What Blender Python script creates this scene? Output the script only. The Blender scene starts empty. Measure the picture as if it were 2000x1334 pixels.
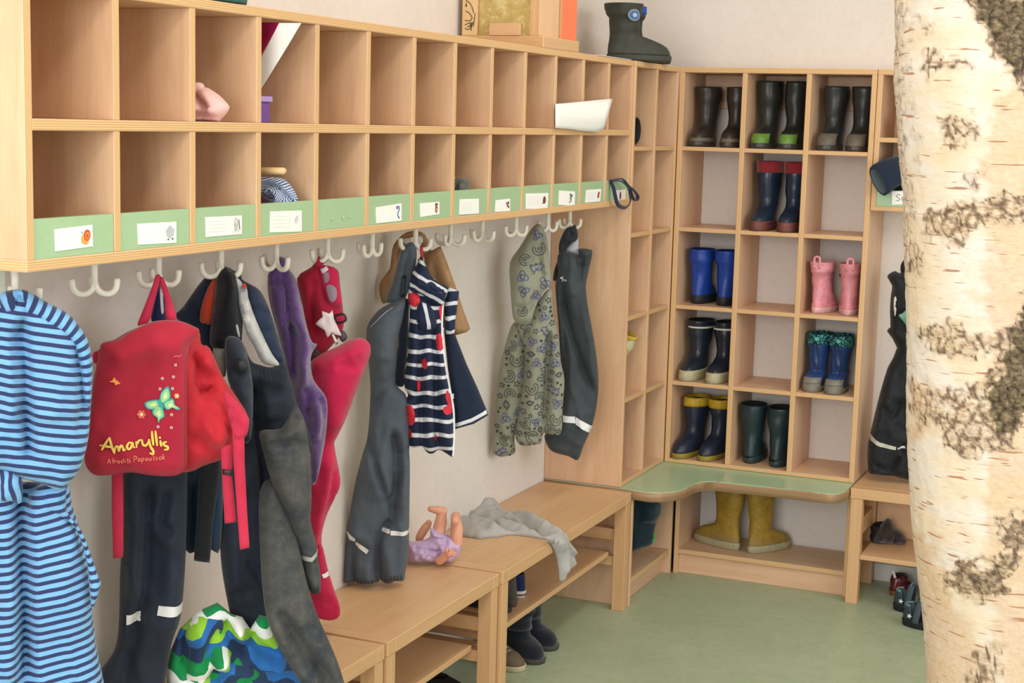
import bpy, bmesh, math, random
import numpy as np
from mathutils import Vector, Matrix, noise, geometry
random.seed(7)
SC = bpy.context.scene
COL = SC.collection
PI = math.pi

# ------------------------------------------------------------------ camera
FPX, CX, CY, CZ, YAW, PIT, ROL = 3044.05, 1.58308, -5.02317, 1.52344, -0.4064, -0.1396, 0.0268
CAMP = Vector((CX, CY, CZ))
FW = Vector((math.sin(YAW)*math.cos(PIT), math.cos(YAW)*math.cos(PIT), math.sin(PIT)))
_r = Vector((math.cos(YAW), -math.sin(YAW), 0)); _u = _r.cross(FW)
RT = math.cos(ROL)*_r + math.sin(ROL)*_u
UP = -math.sin(ROL)*_r + math.cos(ROL)*_u
cam = bpy.data.cameras.new('camera'); cam.sensor_width = 36; cam.lens = FPX/2000*36
cam.clip_start = .05
camo = bpy.data.objects.new('camera', cam); COL.objects.link(camo)
m = Matrix((RT, UP, -FW)).transposed().to_4x4(); m.translation = CAMP
camo.matrix_world = m
SC.camera = camo

def ray(u, v): return FW + RT*((u-1000)/FPX) - UP*((v-667)/FPX)
def at(u, v, x=None, y=None, z=None):
    d = ray(u, v)
    t = (x-CX)/d.x if x is not None else (y-CY)/d.y if y is not None else (z-CZ)/d.z
    return CAMP + d*t
class Plane:
    """a vertical plane through (x,y); normal turned phi degrees from +X towards -Y; lean tips its foot away from the wall"""
    def __init__(s, x, y, phi, off=0., lean=0., z0=1.2):
        a = math.radians(phi)
        s.n = Vector((math.cos(a), -math.sin(a), 0)); s.t = Vector((math.sin(a), math.cos(a), 0))
        s.o = Vector((x, y, 0)) + s.n*off; s.lean = lean; s.z0 = z0
    def hit(s, u, v):
        d = ray(u, v); n2 = Vector((s.n.x, s.n.y, s.lean))
        o = s.o + Vector((0, 0, s.z0))
        k = (o-CAMP).dot(n2)/d.dot(n2); P = CAMP + d*k
        return ((P-s.o).dot(s.t), P.z)
    def pt(s, a, z, h): return s.o + s.t*a + Vector((0, 0, z)) + s.n*(h + s.lean*(s.z0-z))
    def shift(s, off): 
        q = Plane.__new__(Plane); q.n, q.t, q.o, q.lean, q.z0 = s.n, s.t, s.o+s.n*off, s.lean, s.z0; return q

# ------------------------------------------------------------------ objects
def tag(o, label=None, cat=None, group=None, kind=None):
    if label: o['label'] = label
    if cat: o['category'] = cat
    if group: o['group'] = group
    if kind: o['kind'] = kind
    return o
def thing(name, label, cat, loc=(0, 0, 0), rot=(0, 0, 0), group=None):
    o = bpy.data.objects.new(name, None); COL.objects.link(o); o.empty_display_size = .05
    o.location = loc; o.rotation_euler = rot if isinstance(rot, tuple) else (0, 0, rot)
    return tag(o, label, cat, group)
def link(name, me, mats, parent=None, smooth=False, world=False):
    o = bpy.data.objects.new(name, me); COL.objects.link(o)
    for mt in (mats if isinstance(mats, (list, tuple)) else [mats]): me.materials.append(mt)
    if smooth: me.polygons.foreach_set('use_smooth', [True]*len(me.polygons))
    if parent:
        o.parent = parent
        if world: o.matrix_parent_inverse = mat_of(parent).inverted()
    return o
def mat_of(o):
    M = Matrix.LocRotScale(o.location, o.rotation_euler, o.scale)
    return (mat_of(o.parent) @ o.matrix_parent_inverse @ M) if o.parent else M
def obj(name, bm, mats, parent=None, smooth=False, world=False):
    me = bpy.data.meshes.new(name); bm.normal_update(); bm.to_mesh(me); bm.free()
    return link(name, me, mats, parent, smooth, world)
def copy_tree(o, parent=None):
    c = o.copy(); COL.objects.link(c)
    if parent: c.parent = parent
    for k in [q for q in bpy.data.objects if q.parent == o]: copy_tree(k, c)
    return c

def add_box(bm, lo, hi, bev=.0015, edge_mat=1, grain=None):
    """board: big faces take material 0, the four narrow sides material 1 (ply layers); uv in metres along the grain / 0..1 across the edge"""
    lo, hi = Vector(lo), Vector(hi); d = hi-lo
    uvl = bm.loops.layers.uv.verify()
    ax = sorted(range(3), key=lambda i: d[i]); thin = ax[0]; g = ax[2] if grain is None else grain
    vs = [bm.verts.new([(lo, hi)[(k >> i) & 1][i] for i in range(3)]) for k in range(8)]
    ou, ov = random.uniform(0, 9), random.uniform(0, 9)
    for idx in ((0, 2, 3, 1), (4, 5, 7, 6), (0, 1, 5, 4), (2, 6, 7, 3), (0, 4, 6, 2), (1, 3, 7, 5)):
        f = bm.faces.new([vs[i] for i in idx]); c = f.calc_center_median()
        na = max(range(3), key=lambda i: abs(c[i]-(lo[i]+hi[i])/2)/max(d[i], 1e-9))
        f.material_index = 0 if na == thin else edge_mat
        o1, o2 = [i for i in range(3) if i != na]
        for l in f.loops:
            p = l.vert.co
            if na == thin or edge_mat == 0:
                a, b = (o1, o2) if o1 == g else (o2, o1)
                l[uvl].uv = (p[a]+ou, p[b]+ov)
            else:
                a = o2 if o1 == thin else o1
                l[uvl].uv = (p[a]+ou, (p[thin]-lo[thin])/d[thin])
    return vs
def box(name, lo, hi, mats, parent=None, edge_mat=1, grain=None, bev=.0012):
    bm = bmesh.new(); add_box(bm, lo, hi, edge_mat=edge_mat, grain=grain)
    if bev: bmesh.ops.bevel(bm, geom=list(bm.edges), offset=bev, segments=1, affect='EDGES')
    return obj(name, bm, mats, parent)
def prism(name, pts, z0, z1, mats, parent=None, bev=.002):
    bm = bmesh.new(); uvl = bm.loops.layers.uv.verify()
    a = [bm.verts.new((x, y, z0)) for x, y in pts]; b = [bm.verts.new((x, y, z1)) for x, y in pts]
    n = len(pts); L = 0
    f1 = bm.faces.new(b); f2 = bm.faces.new(a[::-1])
    for f in (f1, f2):
        for l in f.loops: l[uvl].uv = l.vert.co.xy
    for i in range(n):
        j = (i+1) % n; f = bm.faces.new((a[i], a[j], b[j], b[i])); f.material_index = 1; f.smooth = True
        s = (a[j].co-a[i].co).length
        for l, uv in zip(f.loops, ((L, 0), (L+s, 0), (L+s, 1), (L, 1))): l[uvl].uv = uv
        L += s
    if bev: bmesh.ops.bevel(bm, geom=list(f1.edges), offset=bev, segments=2, affect='EDGES')
    return obj(name, bm, mats, parent)
def tube(bm, pts, rad, n=10, cap=True, mat=0, flat=None):
    """a round tube along a polyline; rad a number or list; flat=(w,h) makes a ribbon-like section"""
    pts = [Vector(p) for p in pts]; rings = []
    up = Vector((0, 0, 1)); prev = None
    for i, p in enumerate(pts):
        d = (pts[min(i+1, len(pts)-1)]-pts[max(i-1, 0)]).normalized()
        if prev is None:
            a = up if abs(d.dot(up)) < .9 else Vector((1, 0, 0))
            x = d.cross(a).normalized()
        else:
            x = (prev-d*prev.dot(d)).normalized()
        prev = x; y = d.cross(x)
        r = rad[i] if isinstance(rad, (list, tuple)) else rad
        rx, ry = (r*flat[0], r*flat[1]) if flat else (r, r)
        rings.append([bm.verts.new(p + x*math.cos(2*PI*k/n)*rx + y*math.sin(2*PI*k/n)*ry) for k in range(n)])
    for a, b in zip(rings, rings[1:]):
        for k in range(n):
            f = bm.faces.new((a[k], a[(k+1) % n], b[(k+1) % n], b[k])); f.smooth = True; f.material_index = mat
    if cap:
        for r, s in ((rings[0], -1), (rings[-1], 1)):
            f = bm.faces.new(r if s > 0 else r[::-1]); f.material_index = mat
def crom(pts, n=6, closed=False):
    """Catmull-Rom through the points"""
    P = [tuple(p) for p in pts]; out = []; N = len(P)
    g = (lambda i: P[i % N]) if closed else (lambda i: P[min(max(i, 0), N-1)])
    for i in range(N if closed else N-1):
        a, b, c, d = g(i-1), g(i), g(i+1), g(i+2)
        for k in range(n):
            t = k/n
            out.append(tuple(.5*((2*q1)+(q2-q0)*t+(2*q0-5*q1+4*q2-q3)*t*t+(3*q1-q0-3*q2+q3)*t**3) for q0, q1, q2, q3 in zip(a, b, c, d)))
    if not closed: out.append(P[-1])
    return out

# ------------------------------------------------------------------ materials
def lin(h, a=1.):
    h = h.lstrip('#'); c = [int(h[i:i+2], 16)/255 for i in (0, 2, 4)]
    return tuple(((x+.055)/1.055)**2.4 if x > .04045 else x/12.92 for x in c)+(a,)
class NT:
    def __init__(s, name, rough=.6, spec=.3, sheen=0.):
        s.m = bpy.data.materials.new(name); s.m.use_nodes = True; s.t = s.m.node_tree
        s.b = s.t.nodes['Principled BSDF']; s.b.inputs['Roughness'].default_value = rough
        s.b.inputs['Specular IOR Level'].default_value = spec
        if sheen: s.b.inputs['Sheen Weight'].default_value = sheen; s.b.inputs['Sheen Roughness'].default_value = .5
    def n(s, ty, **k):
        q = s.t.nodes.new(ty)
        for a, v in k.items():
            if a.startswith('i_'): q.inputs[int(a[2:]) if a[2:].isdigit() else a[2:].replace('_', ' ')].default_value = v
            else: setattr(q, a, v)
        return q
    def l(s, a, b): s.t.links.new(a, b); return b.node
    def uv(s, sc=(1, 1, 1), src='UV', rot=(0, 0, 0)):
        tc = s.n('ShaderNodeTexCoord'); mp = s.n('ShaderNodeMapping'); mp.inputs['Scale'].default_value = sc; mp.inputs['Rotation'].default_value = rot
        s.l(tc.outputs[src], mp.inputs[0]); return mp.outputs[0]
    def noise(s, vec, scale=5., detail=3., rough=.5, dist=0.):
        q = s.n('ShaderNodeTexNoise'); q.inputs['Scale'].default_value = scale; q.inputs['Detail'].default_value = detail
        q.inputs['Roughness'].default_value = rough; q.inputs['Distortion'].default_value = dist
        if vec is not None: s.l(vec, q.inputs['Vector'])
        return q.outputs[0]
    def ramp(s, fac, stops, mode='LINEAR'):
        q = s.n('ShaderNodeValToRGB'); e = q.color_ramp; e.interpolation = mode
        while len(e.elements) < len(stops): e.elements.new(.5)
        for el, (p, c) in zip(e.elements, stops): el.position = p; el.color = lin(c) if isinstance(c, str) else c
        s.l(fac, q.inputs[0]); return q.outputs[0]
    def mix(s, fac, a, b, mode='MIX'):
        q = s.n('ShaderNodeMix', data_type='RGBA', blend_type=mode)
        for sock, v in ((q.inputs[0], fac), (q.inputs[6], a), (q.inputs[7], b)):
            if isinstance(v, str): sock.default_value = lin(v)
            elif isinstance(v, (int, float, tuple)): sock.default_value = v
            else: s.l(v, sock)
        return q.outputs[2]
    def math(s, op, a, b=None, c=None):
        q = s.n('ShaderNodeMath', operation=op)
        for i, v in enumerate((a, b, c)):
            if v is None: continue
            if isinstance(v, (int, float)): q.inputs[i].default_value = v
            else: s.l(v, q.inputs[i])
        return q.outputs[0]
    def col(s, c):
        if isinstance(c, str): s.b.inputs['Base Color'].default_value = lin(c)
        else: s.l(c, s.b.inputs['Base Color'])
        return s
    def bump(s, h, strength=.2, dist=.002):
        q = s.n('ShaderNodeBump'); q.inputs['Strength'].default_value = strength; q.inputs['Distance'].default_value = dist
        s.l(h, q.inputs['Height']); s.l(q.outputs[0], s.b.inputs['Normal']); return s

def wood(name, a, b, c, rough=.42):
    w = NT(name, rough, .35); v = w.uv((1.3, 14, 1)); n1 = w.noise(v, 2.2, 5, .55, .6)
    v2 = w.uv((10, 160, 1)); n2 = w.noise(v2, 1.5, 2, .6)
    v3 = w.uv((1.5, 2.2, 1)); n3 = w.noise(v3, 1.6, 2)
    col = w.ramp(n1, [(.25, a), (.5, b), (.75, c)])
    col = w.mix(.22, col, w.ramp(n2, [(.35, a), (.65, c)]), 'MIX')
    col = w.mix(.16, col, w.ramp(n3, [(.35, '#c99a72'), (.65, '#e8cba4')]), 'MIX')
    return w.col(col).bump(n2, .05, .0008).m
def plyedge(name, a, b, dark):
    w = NT(name, .5, .3); tc = w.n('ShaderNodeTexCoord'); sx = w.n('ShaderNodeSeparateXYZ'); w.l(tc.outputs['UV'], sx.inputs[0])
    v = w.uv((6, 2, 1)); n1 = w.noise(v, 3, 3)
    wob = w.math('ADD', sx.outputs[1], w.math('MULTIPLY', n1, .05))
    st = w.math('SINE', w.math('MULTIPLY', wob, 2*PI*4.5))
    col = w.ramp(w.math('MULTIPLY_ADD', st, .5, .5), [(.0, a), (.6, b), (1., '#e3bd84')])
    v2 = w.uv((9, 5, 1)); n2 = w.noise(v2, 2, 2)
    col = w.mix(w.math('MULTIPLY', w.math('GREATER_THAN', n2, .72), .75), col, dark)
    return w.col(col).m
WOOD = wood('beech_ply', '#cb9f7c', '#d9b08c', '#e3be9c')
EDGE = plyedge('ply_edge', '#c5996a', '#d5ab7c', '#8a6136')
WM = [WOOD, EDGE]
BWOOD = wood('bench_beech', '#cb9e70', '#d4a97c', '#dcb48a')
BEDGE = wood('bench_edge', '#c29562', '#cda070', '#d6ac80')
def lam(name, c, d, rough=.35):
    w = NT(name, rough, .4); n1 = w.noise(w.uv((1, 1, 1), 'Object'), 90, 4, .7)
    return w.col(w.mix(.35, c, w.ramp(n1, [(.35, d), (.65, c)]))).m
GREEN = lam('green_laminate', '#a2bd93', '#96b287')
SEATG = lam('green_seat_laminate', '#b2cba6', '#a3be97', .3)
PAPER = NT('white_paper', .7, .2).col('#f0ece6').m
CREAM = NT('hook_plastic', .35, .45).col('#e9e4d4').m
def flat(name, c, rough=.6, spec=.3, bumpy=0., sheen=0.):
    w = NT(name, rough, spec, sheen)
    n1 = w.noise(w.uv((1, 1, 1), 'Object'), 60, 3, .6)
    w.col(w.mix(.25, c, w.ramp(n1, [(.3, tuple(x*.72 for x in lin(c)[:3])+(1,)), (.7, tuple(min(1, x*1.22) for x in lin(c)[:3])+(1,))])))
    if bumpy: w.bump(n1, bumpy, .002)
    return w.m
_MC = {}
def M(c, rough=.6, spec=.3, bumpy=0., sheen=0.):
    k = (c, rough, spec, bumpy, sheen)
    if k not in _MC: _MC[k] = flat('mat_'+c.strip('#'), c, rough, spec, bumpy, sheen)
    return _MC[k]
def fabric(name, c, c2=None, rough=.9, weave=900, var=6, sheen=.25, wb=.25):
    w = NT(name, rough, .15, sheen); uv = w.uv()
    n1 = w.noise(uv, var, 4, .6); n2 = w.noise(uv, weave, 1, .5); n3 = w.noise(uv, 45, 3, .6)
    c2 = c2 or tuple(x*.7 for x in lin(c)[:3])+(1,)
    col = w.mix(w.ramp(n1, [(.35, '#000000'), (.7, '#ffffff')]), c, c2)
    w.col(w.mix(.18, col, w.ramp(n2, [(.3, '#101010'), (.7, '#c0c0c0')]), 'OVERLAY'))
    return w.bump(w.math('ADD', w.math('MULTIPLY', n2, .4), n3), wb, .0025).m

# ------------------------------------------------------------------ setting
def wallmat(name, c, d, s=1.):
    w = NT(name, .85, .2); o = w.uv((1, 1, 1), 'Object'); n1 = w.noise(o, 55*s, 5, .65); n2 = w.noise(o, 3, 3)
    w.col(w.mix(.5, w.ramp(n1, [(.35, d), (.65, c)]), w.ramp(n2, [(.35, d), (.65, c)])))
    return w.bump(n1, .22, .002).m
WALL = wallmat('cream_wall', '#e6ddd4', '#ddd3c9')
CEIL = wallmat('ceiling_paint', '#f2eee6', '#ebe6dc')
def floormat():
    w = NT('green_linoleum', .38, .4); o = w.uv((1, 1, 1), 'Object')
    n1 = w.noise(o, 28, 6, .7, .8); n2 = w.noise(o, 3.5, 3); n3 = w.noise(o, 240, 2)
    c = w.ramp(n1, [(.3, '#95a280'), (.5, '#a4b090'), (.7, '#b0ba9d')])
    c = w.mix(.35, c, w.ramp(n2, [(.35, '#95a284'), (.65, '#b1bba0')]))
    c = w.mix(.2, c, w.ramp(n3, [(.35, '#85926f'), (.65, '#bec6ac')]))
    return w.col(c).bump(n3, .03, .0006).m
D = .263
LX0, LX1, WY0, WY1, FX1 = -D-.1, -D, -7., .262, 4.2
box('wall_left', (LX0, WY0, 0), (LX1, WY1, 2.75), [WALL, WALL], bev=0)['kind'] = 'structure'
box('wall_back', (LX1, WY1, 0), (FX1, WY1+.1, 2.75), [WALL, WALL], bev=0)['kind'] = 'structure'
box('floor', (LX0, WY0, -.1), (FX1, WY1+.1, 0), [floormat()]*2, bev=0)['kind'] = 'structure'
box('ceiling', (LX0, WY0, 2.75), (FX1, WY1+.1, 2.85), [CEIL, CEIL], bev=0)['kind'] = 'structure'
box('baseboard_back', (LX1, WY1-.012, 0), (FX1, WY1-.0005, .06), [M('#d9d5ca'), M('#d9d5ca')])['kind'] = 'structure'
box('trim_1', (LX1+.0005, -3.02, .05), (LX1+.014, -2.947, 1.268), [M('#dfe6da'), M('#dfe6da')])['kind'] = 'structure'

# ------------------------------------------------------------------ hanging locker on the left wall
T = .0175; H = 1.72; ZB, ZM, W = 1.2812, 1.5101, .4435
X0 = -D+.001; XF = -.005; YL = -3.177
PIT2 = (3.177-.4435-T)/13
def ycell(i): return YL + T + PIT2*i          # left inner side of column i
lock = thing('locker_cabinet', 'long beech wall locker with two rows of thirteen open cubbies above the coat hooks', 'locker', (0, YL, ZB))
def lbox(name, lo, hi, mats=WM, **k):
    o = lock.location
    return box(name, Vector(lo)-o, Vector(hi)-o, mats, lock, **k)
lbox('top_panel', (X0, YL, H-T), (XF, -W-.001, H))
lbox('bottom_panel', (X0, YL, ZB), (XF, -W-.001, ZB+T))
lbox('middle_shelf', (X0+.006, YL+T, ZM-T), (XF, -W-T-.001, ZM))
lbox('end_panel', (X0, YL, ZB+T), (XF, YL+T, H-T), grain=2)
lbox('end_panel', (X0, -W-T-.001, ZB+T), (XF, -W-.001, H-T), grain=2)
lbox('back_panel', (X0, YL+T, ZB+T), (X0+.006, -W-T-.001, H-T), grain=2)
for i in range(1, 13):
    y = ycell(i)
    for z0, z1 in ((ZB+T, ZM-T), (ZM, H-T)):
        lbox('divider', (X0+.006, y-T*.9, z0), (XF-.001, y, z1), grain=2, bev=.001)
# name strips and cards on the locker
def strip(i): 
    return lbox('name_strip', (XF-.016, ycell(i)+.0005, ZB+T), (XF-.003, ycell(i+1)-T*.9-.0005, ZB+.079), [GREEN, GREEN], bev=.0006)
def disc(bm, c, r, mat, n=14, sx=1., sz=1.):
    """a small flat printed spot in the card's own plane (local y, z), facing +x"""
    f = bm.faces.new([bm.verts.new((c[0], c[1]+math.cos(2*PI*k/n)*r*sx, c[2]+math.sin(2*PI*k/n)*r*sz)) for k in range(n)]); f.material_index = mat
def polyf(bm, x, pts, mat):
    f = bm.faces.new([bm.verts.new((x, a, b)) for a, b in pts]); f.material_index = mat
    if f.normal.x < 0: f.normal_flip()
CARDM = [PAPER, M('#c9552f'), M('#e9a24a'), M('#b9bec0'), M('#3a3735'), M('#6d3a26'), M('#2f62a8'), M('#d9cdd0'), M('#a33a28'), M('#d8d8d2')]
def card(st, quad, kind, label):
    """quad: four pixel corners of the card on the strip (tl, tr, br, bl)"""
    P = [at(u, v, x=XF-.0022) for u, v in quad]
    bm = bmesh.new()
    ys = [p.y for p in P]; zs = [p.z for p in P]
    fr = [bm.verts.new((.0012, p.y, p.z)) for p in P]; bk = [bm.verts.new((0, p.y, p.z)) for p in P]
    bm.faces.new(fr); 
    for i in range(4): bm.faces.new((bk[i], bk[(i+1) % 4], fr[(i+1) % 4], fr[i]))
    def q(a, b):                                    # a: left..right, b: top..bottom in the card
        t = P[0].lerp(P[1], a); d = P[3].lerp(P[2], a); r = t.lerp(d, b); return r.y, r.z
    w = (P[1]-P[0]).length; h = (P[0]-P[3]).length
    cnt = [0]
    def spot(a, b, r, mat, sx=1., sz=1., x=.0016): cnt[0] += 1; x = max(x, .0016)+.00006*cnt[0]; y, z = q(a, b); disc(bm, (x, y, z), r*h, mat, sx=sx, sz=sz)
    def line(a0, b0, a1, b1, wd, mat, x=.0016):
        cnt[0] += 1; x = x+.00006*cnt[0]
        y0, z0 = q(a0, b0); y1, z1 = q(a1, b1); d = Vector((y1-y0, z1-z0)); nn = Vector((-d.y, d.x)).normalized()*wd*h/2
        polyf(bm, x, [(y0+nn.x, z0+nn.y), (y0-nn.x, z0-nn.y), (y1-nn.x, z1-nn.y), (y1+nn.x, z1+nn.y)], mat)
    if kind in ('snail', 'ram', 'round', 'blank', 'spotted', 'faint'):
        for k in range(4): line(.06, .25+.17*k, .56, .25+.17*k, .02, 9, .0014)
        line(.6, .05, .6, .95, .015, 9, .0014)
    if kind == 'snail':
        spot(.8, .72, .2, 2, 1.1, .8); spot(.72, .6, .16, 2, .6, 1.3); spot(.84, .45, .27, 1, .9, 1.); spot(.84, .47, .17, 2, .9, 1., .0018); spot(.84, .48, .11, 1, .9, 1., .002)
        line(.72, .35, .69, .24, .03, 4); 
    elif kind == 'sheep':
        line(.67, .05, .67, .95, .015, 9, .0014)
        for a, b in ((.83, .3), (.77, .42), (.89, .42), (.78, .56), (.88, .56), (.83, .64), (.83, .45)): spot(a, b, .14, 3)
        spot(.77, .82, .05, 4); spot(.89, .8, .05, 4)
    elif kind == 'ram':
        spot(.83, .45, .3, 3, .5, 1.2); spot(.82, .3, .13, 7, 1, 1, .0018); line(.78, .75, .76, .9, .05, 3); line(.88, .75, .9, .9, .05, 3); line(.9, .2, .93, .75, .05, 4)
    elif kind == 'faint': spot(.82, .45, .16, 7); spot(.85, .3, .08, 7)
    elif kind == 'blue':
        pts = [(.78, .2), (.86, .14), (.91, .25), (.88, .42), (.83, .55), (.85, .72), (.9, .85)]
        for (a, b), (c, d) in zip(pts, pts[1:]): line(a, b, c, d, .09, 6)
        line(.78, .22, .86, .3, .06, 6)
    elif kind == 'bear':
        spot(.83, .55, .24, 5, .8, 1.2); spot(.83, .28, .17, 5); spot(.78, .16, .07, 5); spot(.88, .16, .07, 5); spot(.83, .33, .07, 2, 1, 1, .0018); spot(.83, .6, .12, 2, 1, 1, .0018)
    elif kind == 'brown':
        for a, b, r in ((.76, .35, .13), (.88, .32, .14), (.82, .55, .15), (.9, .66, .1)): spot(a, b, r, 5)
        spot(.8, .5, .06, 2, 1, 1, .0018)
    elif kind == 'round': spot(.82, .45, .25, 5); spot(.82, .45, .14, 8, 1, 1, .0018); line(.72, .62, .8, .66, .05, 5)
    elif kind == 'zebra':
        spot(.72, .45, .3, 3, .55, 1.1)
        for k in range(5): line(.64+.02*k, .2+.12*k, .8-.01*k, .26+.12*k, .06, 4, .0018)
        spot(.8, .3, .08, 4, 1, 1, .0018); spot(.65, .78, .06, 4, 1, 1, .0018)
    elif kind == 'spotted': spot(.83, .5, .2, 8, .8, 1.3); spot(.86, .32, .12, 8); line(.74, .55, .8, .6, .05, 4)
    elif kind == 'leaf': spot(.5, .5, .3, 8, .7, 1.2); spot(.5, .5, .15, 5, .7, 1.2, .0018)
    me_off = Vector((XF-.0028, 0, 0))
    bmesh.ops.translate(bm, verts=bm.verts, vec=me_off - lock.location)
    c = obj('name_card', bm, CARDM, st); c.location = (0, 0, 0); c['label'] = label
    return c
QUADS = {0: (((106, 448), (180, 439), (181, 481), (108, 491)), 'snail', 'white card with an orange snail'),
 1: (((268, 437), (344, 433), (344, 474), (270, 478)), 'sheep', 'white card with a grey sheep'),
 2: (((401, 424), (472, 421), (472, 457), (402, 463)), 'ram', 'white card with a grey ram'),
 3: (((528, 413), (589, 411), (589, 452), (527, 454)), 'faint', 'white card with a faded drawing'),
 5: (((734, 405), (784, 397), (784, 431), (735, 436)), 'blue', 'white card with a blue mark'),
 6: (((820, 397), (858, 394), (858, 418), (821, 424)), 'bear', 'white card with a brown bear'),
 7: (((898, 389), (935, 388), (935, 417), (897, 419)), 'blank', 'white lined card'),
 8: (((968, 391), (996, 388), (996, 412), (967, 414)), 'brown', 'small white card with brown animals'),
 9: (((1027, 378), (1071, 377), (1069, 407), (1027, 408)), 'round', 'white card with a round brown animal'),
 10: (((1092, 372), (1123, 374), (1122, 402), (1091, 400)), 'zebra', 'white card with a striped animal'),
 11: (((1145, 371), (1174, 369), (1172, 393), (1143, 396)), 'spotted', 'white card with a red brown beetle')}
SCREW = M('#b3bfa4', .5)
for i in range(13):
    st = strip(i)
    if i in QUADS: card(st, *QUADS[i])
    elif i == 4:
        for u, v in ((648, 427), (669, 425), (682, 423)):
            bm = bmesh.new(); p = at(u, v, x=XF-.003)-lock.location
            tube(bm, [p, p+Vector((.003, 0, 0))], .0035, 10); obj('screw_head', bm, SCREW, st)
    else:
        card(st, ((1200, 372), (1222, 370), (1221, 392), (1201, 394)), 'leaf', 'card with a small brown picture')

# coat hooks screwed under the locker
def hook_bm(rz):
    bm = bmesh.new()
    tube(bm, [(0, 0, 0), (0, 0, -.006)], .014, 14)
    tube(bm, [(0, 0, -.006), (0, 0, -.03), (0, 0, -.056)], [.0068, .006, .006], 10)
    for a in (0, PI/2, PI, PI*1.5)[:3]:
        d = Vector((math.cos(a+rz), math.sin(a+rz), 0)); P = []
        for k in range(10):
            t = k/9*PI*.62
            P.append(Vector((0, 0, -.05)) + d*(.032*(1-math.cos(t)) if k < 20 else 0) + Vector((0, 0, -.024*math.sin(t))))
        P = [Vector((0, 0, -.048)) + d*x + Vector((0, 0, z)) for x, z in crom([(0, 0), (.004, -.012), (.014, -.02), (.027, -.02), (.036, -.011), (.038, .006)], 3)]
        tube(bm, P, [.0058]*(len(P)-1)+[.0052], 8)
    return bm
HKY = [-2.862, -2.68, -2.48, -2.28, -2.072, -1.869, -1.65, -1.455, -1.261, -1.035, -.801, -.625]
HX = -.13
HROT = [.2, .35, .15, 2.2, .4, .9, .1, 2.6, 2.3, .5, .6, .3]
for y, r in zip([-3.06]+HKY, [.3]+HROT):
    h = obj('coat_hook', hook_bm(r+.6), CREAM, lock, True); h.location = Vector((HX, y, ZB))-lock.location

# ------------------------------------------------------------------ tall boot shelves in the corner
ZS = .386
ROWZ = [ZS+.0135, .668, .929, 1.1905, 1.4595]     # upper face of every cubby floor
left = thing('boot_shelf', 'narrow two column beech boot shelf on left wall beside the end of the hook locker', 'shelf', (0, -W, ZS))
def ubox(par, name, lo, hi, mats=WM, **k): return box(name, Vector(lo)-par.location, Vector(hi)-par.location, mats, par, **k)
ubox(left, 'side_panel', (X0, -W, ZS), (0, -W+.014, H-T), grain=2)
ubox(left, 'side_panel', (X0, -.016, ZS), (0, -.001, H-T), grain=2)
ubox(left, 'top_panel', (X0, -W, H-T), (0, -.001, H))
ubox(left, 'divider', (X0+.006, -.233, ZS+.0135), (-.001, -.217, H-T), grain=2)
ubox(left, 'back_panel', (X0, -W+.014, ZS+.0135), (X0+.005, -.016, H-T), grain=2)
for z in ROWZ:
    if z == ROWZ[0]: ubox(left, 'bottom_panel', (X0, -W+.014, ZS), (0, -.016, z)); continue
    ubox(left, 'shelf', (X0+.006, -W+.014, z-.0135), (-.002, -.233, z)); ubox(left, 'shelf', (X0+.006, -.217, z-.0135), (-.002, -.016, z))
back = thing('boot_shelf', 'tall beech boot shelf with three columns of cubbies full of rubber boots on back wall', 'shelf', (.32, .13, ZS))
B1 = .6495; YB = WY1-.001
ubox(back, 'side_panel', (.0015, 0, ZS), (.018, YB, H-T), grain=2)
ubox(back, 'side_panel', (B1-.0165, 0, ZS), (B1, YB, H-T), grain=2)
ubox(back, 'top_panel', (.0015, 0, H-T), (B1, YB, H))
ubox(back, 'divider', (.214, .001, ZS+.0135), (.2305, YB, H-T), grain=2)
ubox(back, 'divider', (.425, .001, ZS+.0135), (.4415, YB, H-T), grain=2)
ubox(back, 'back_rail', (.018, YB-.016, 1.59), (.214, YB, H-T)); ubox(back, 'back_rail', (.2305, YB-.016, 1.59), (.425, YB, H-T)); ubox(back, 'back_rail', (.4415, YB-.016, 1.59), (B1-.0165, YB, H-T))
COLX = [(.018, .214), (.2305, .425), (.4415, B1-.0165)]
for z in ROWZ:
    if z == ROWZ[0]: ubox(back, 'bottom_panel', (.018, 0, ZS), (B1-.0165, YB, z)); continue
    for a, b in COLX: ubox(back, 'shelf', (a, .001, z-.0135), (b, YB, z))
# corner bench under both shelves: green seat with a waved front edge on low plinth units
cb = thing('corner_bench', 'corner bench with green waved seat below the boot shelves', 'bench', (.1, -.1, 0))
seat = [(X0, -.4435), (0, -.444), (.045, -.452), (.1, -.456)] + crom([(.132, -.443), (.165, -.405), (.183, -.35), (.189, -.29), (.198, -.245), (.22, -.21), (.26, -.199)], 4) + \
       [(.41, -.192), (.55, -.192)] + crom([(.58, -.192), (.615, -.184), (.638, -.16), (.648, -.12), (.6495, -.08)], 4) + [(.6495, 0), (.6495, YB), (X0, YB)]
SEDGE = wood('seat_edge', '#8f6d4e', '#9c7a59', '#a88764')
prism('seat', [(a-.1, b+.1) for a, b in seat], .3535, .385, [SEATG, SEDGE], cb)
def cbx(n, lo, hi, **k): return ubox(cb, n, lo, hi, **k)
cbx('side_panel', (X0, -W+.001, 0), (.042, -W+.016, .353), grain=2); cbx('side_panel', (X0, -.017, 0), (.042, -.002, .353), grain=2)
cbx('base_shelf', (X0, -W+.016, .07), (.038, -.017, .086)); cbx('plinth', (-.01, -W+.016, .0), (.012, -.017, .07))
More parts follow.
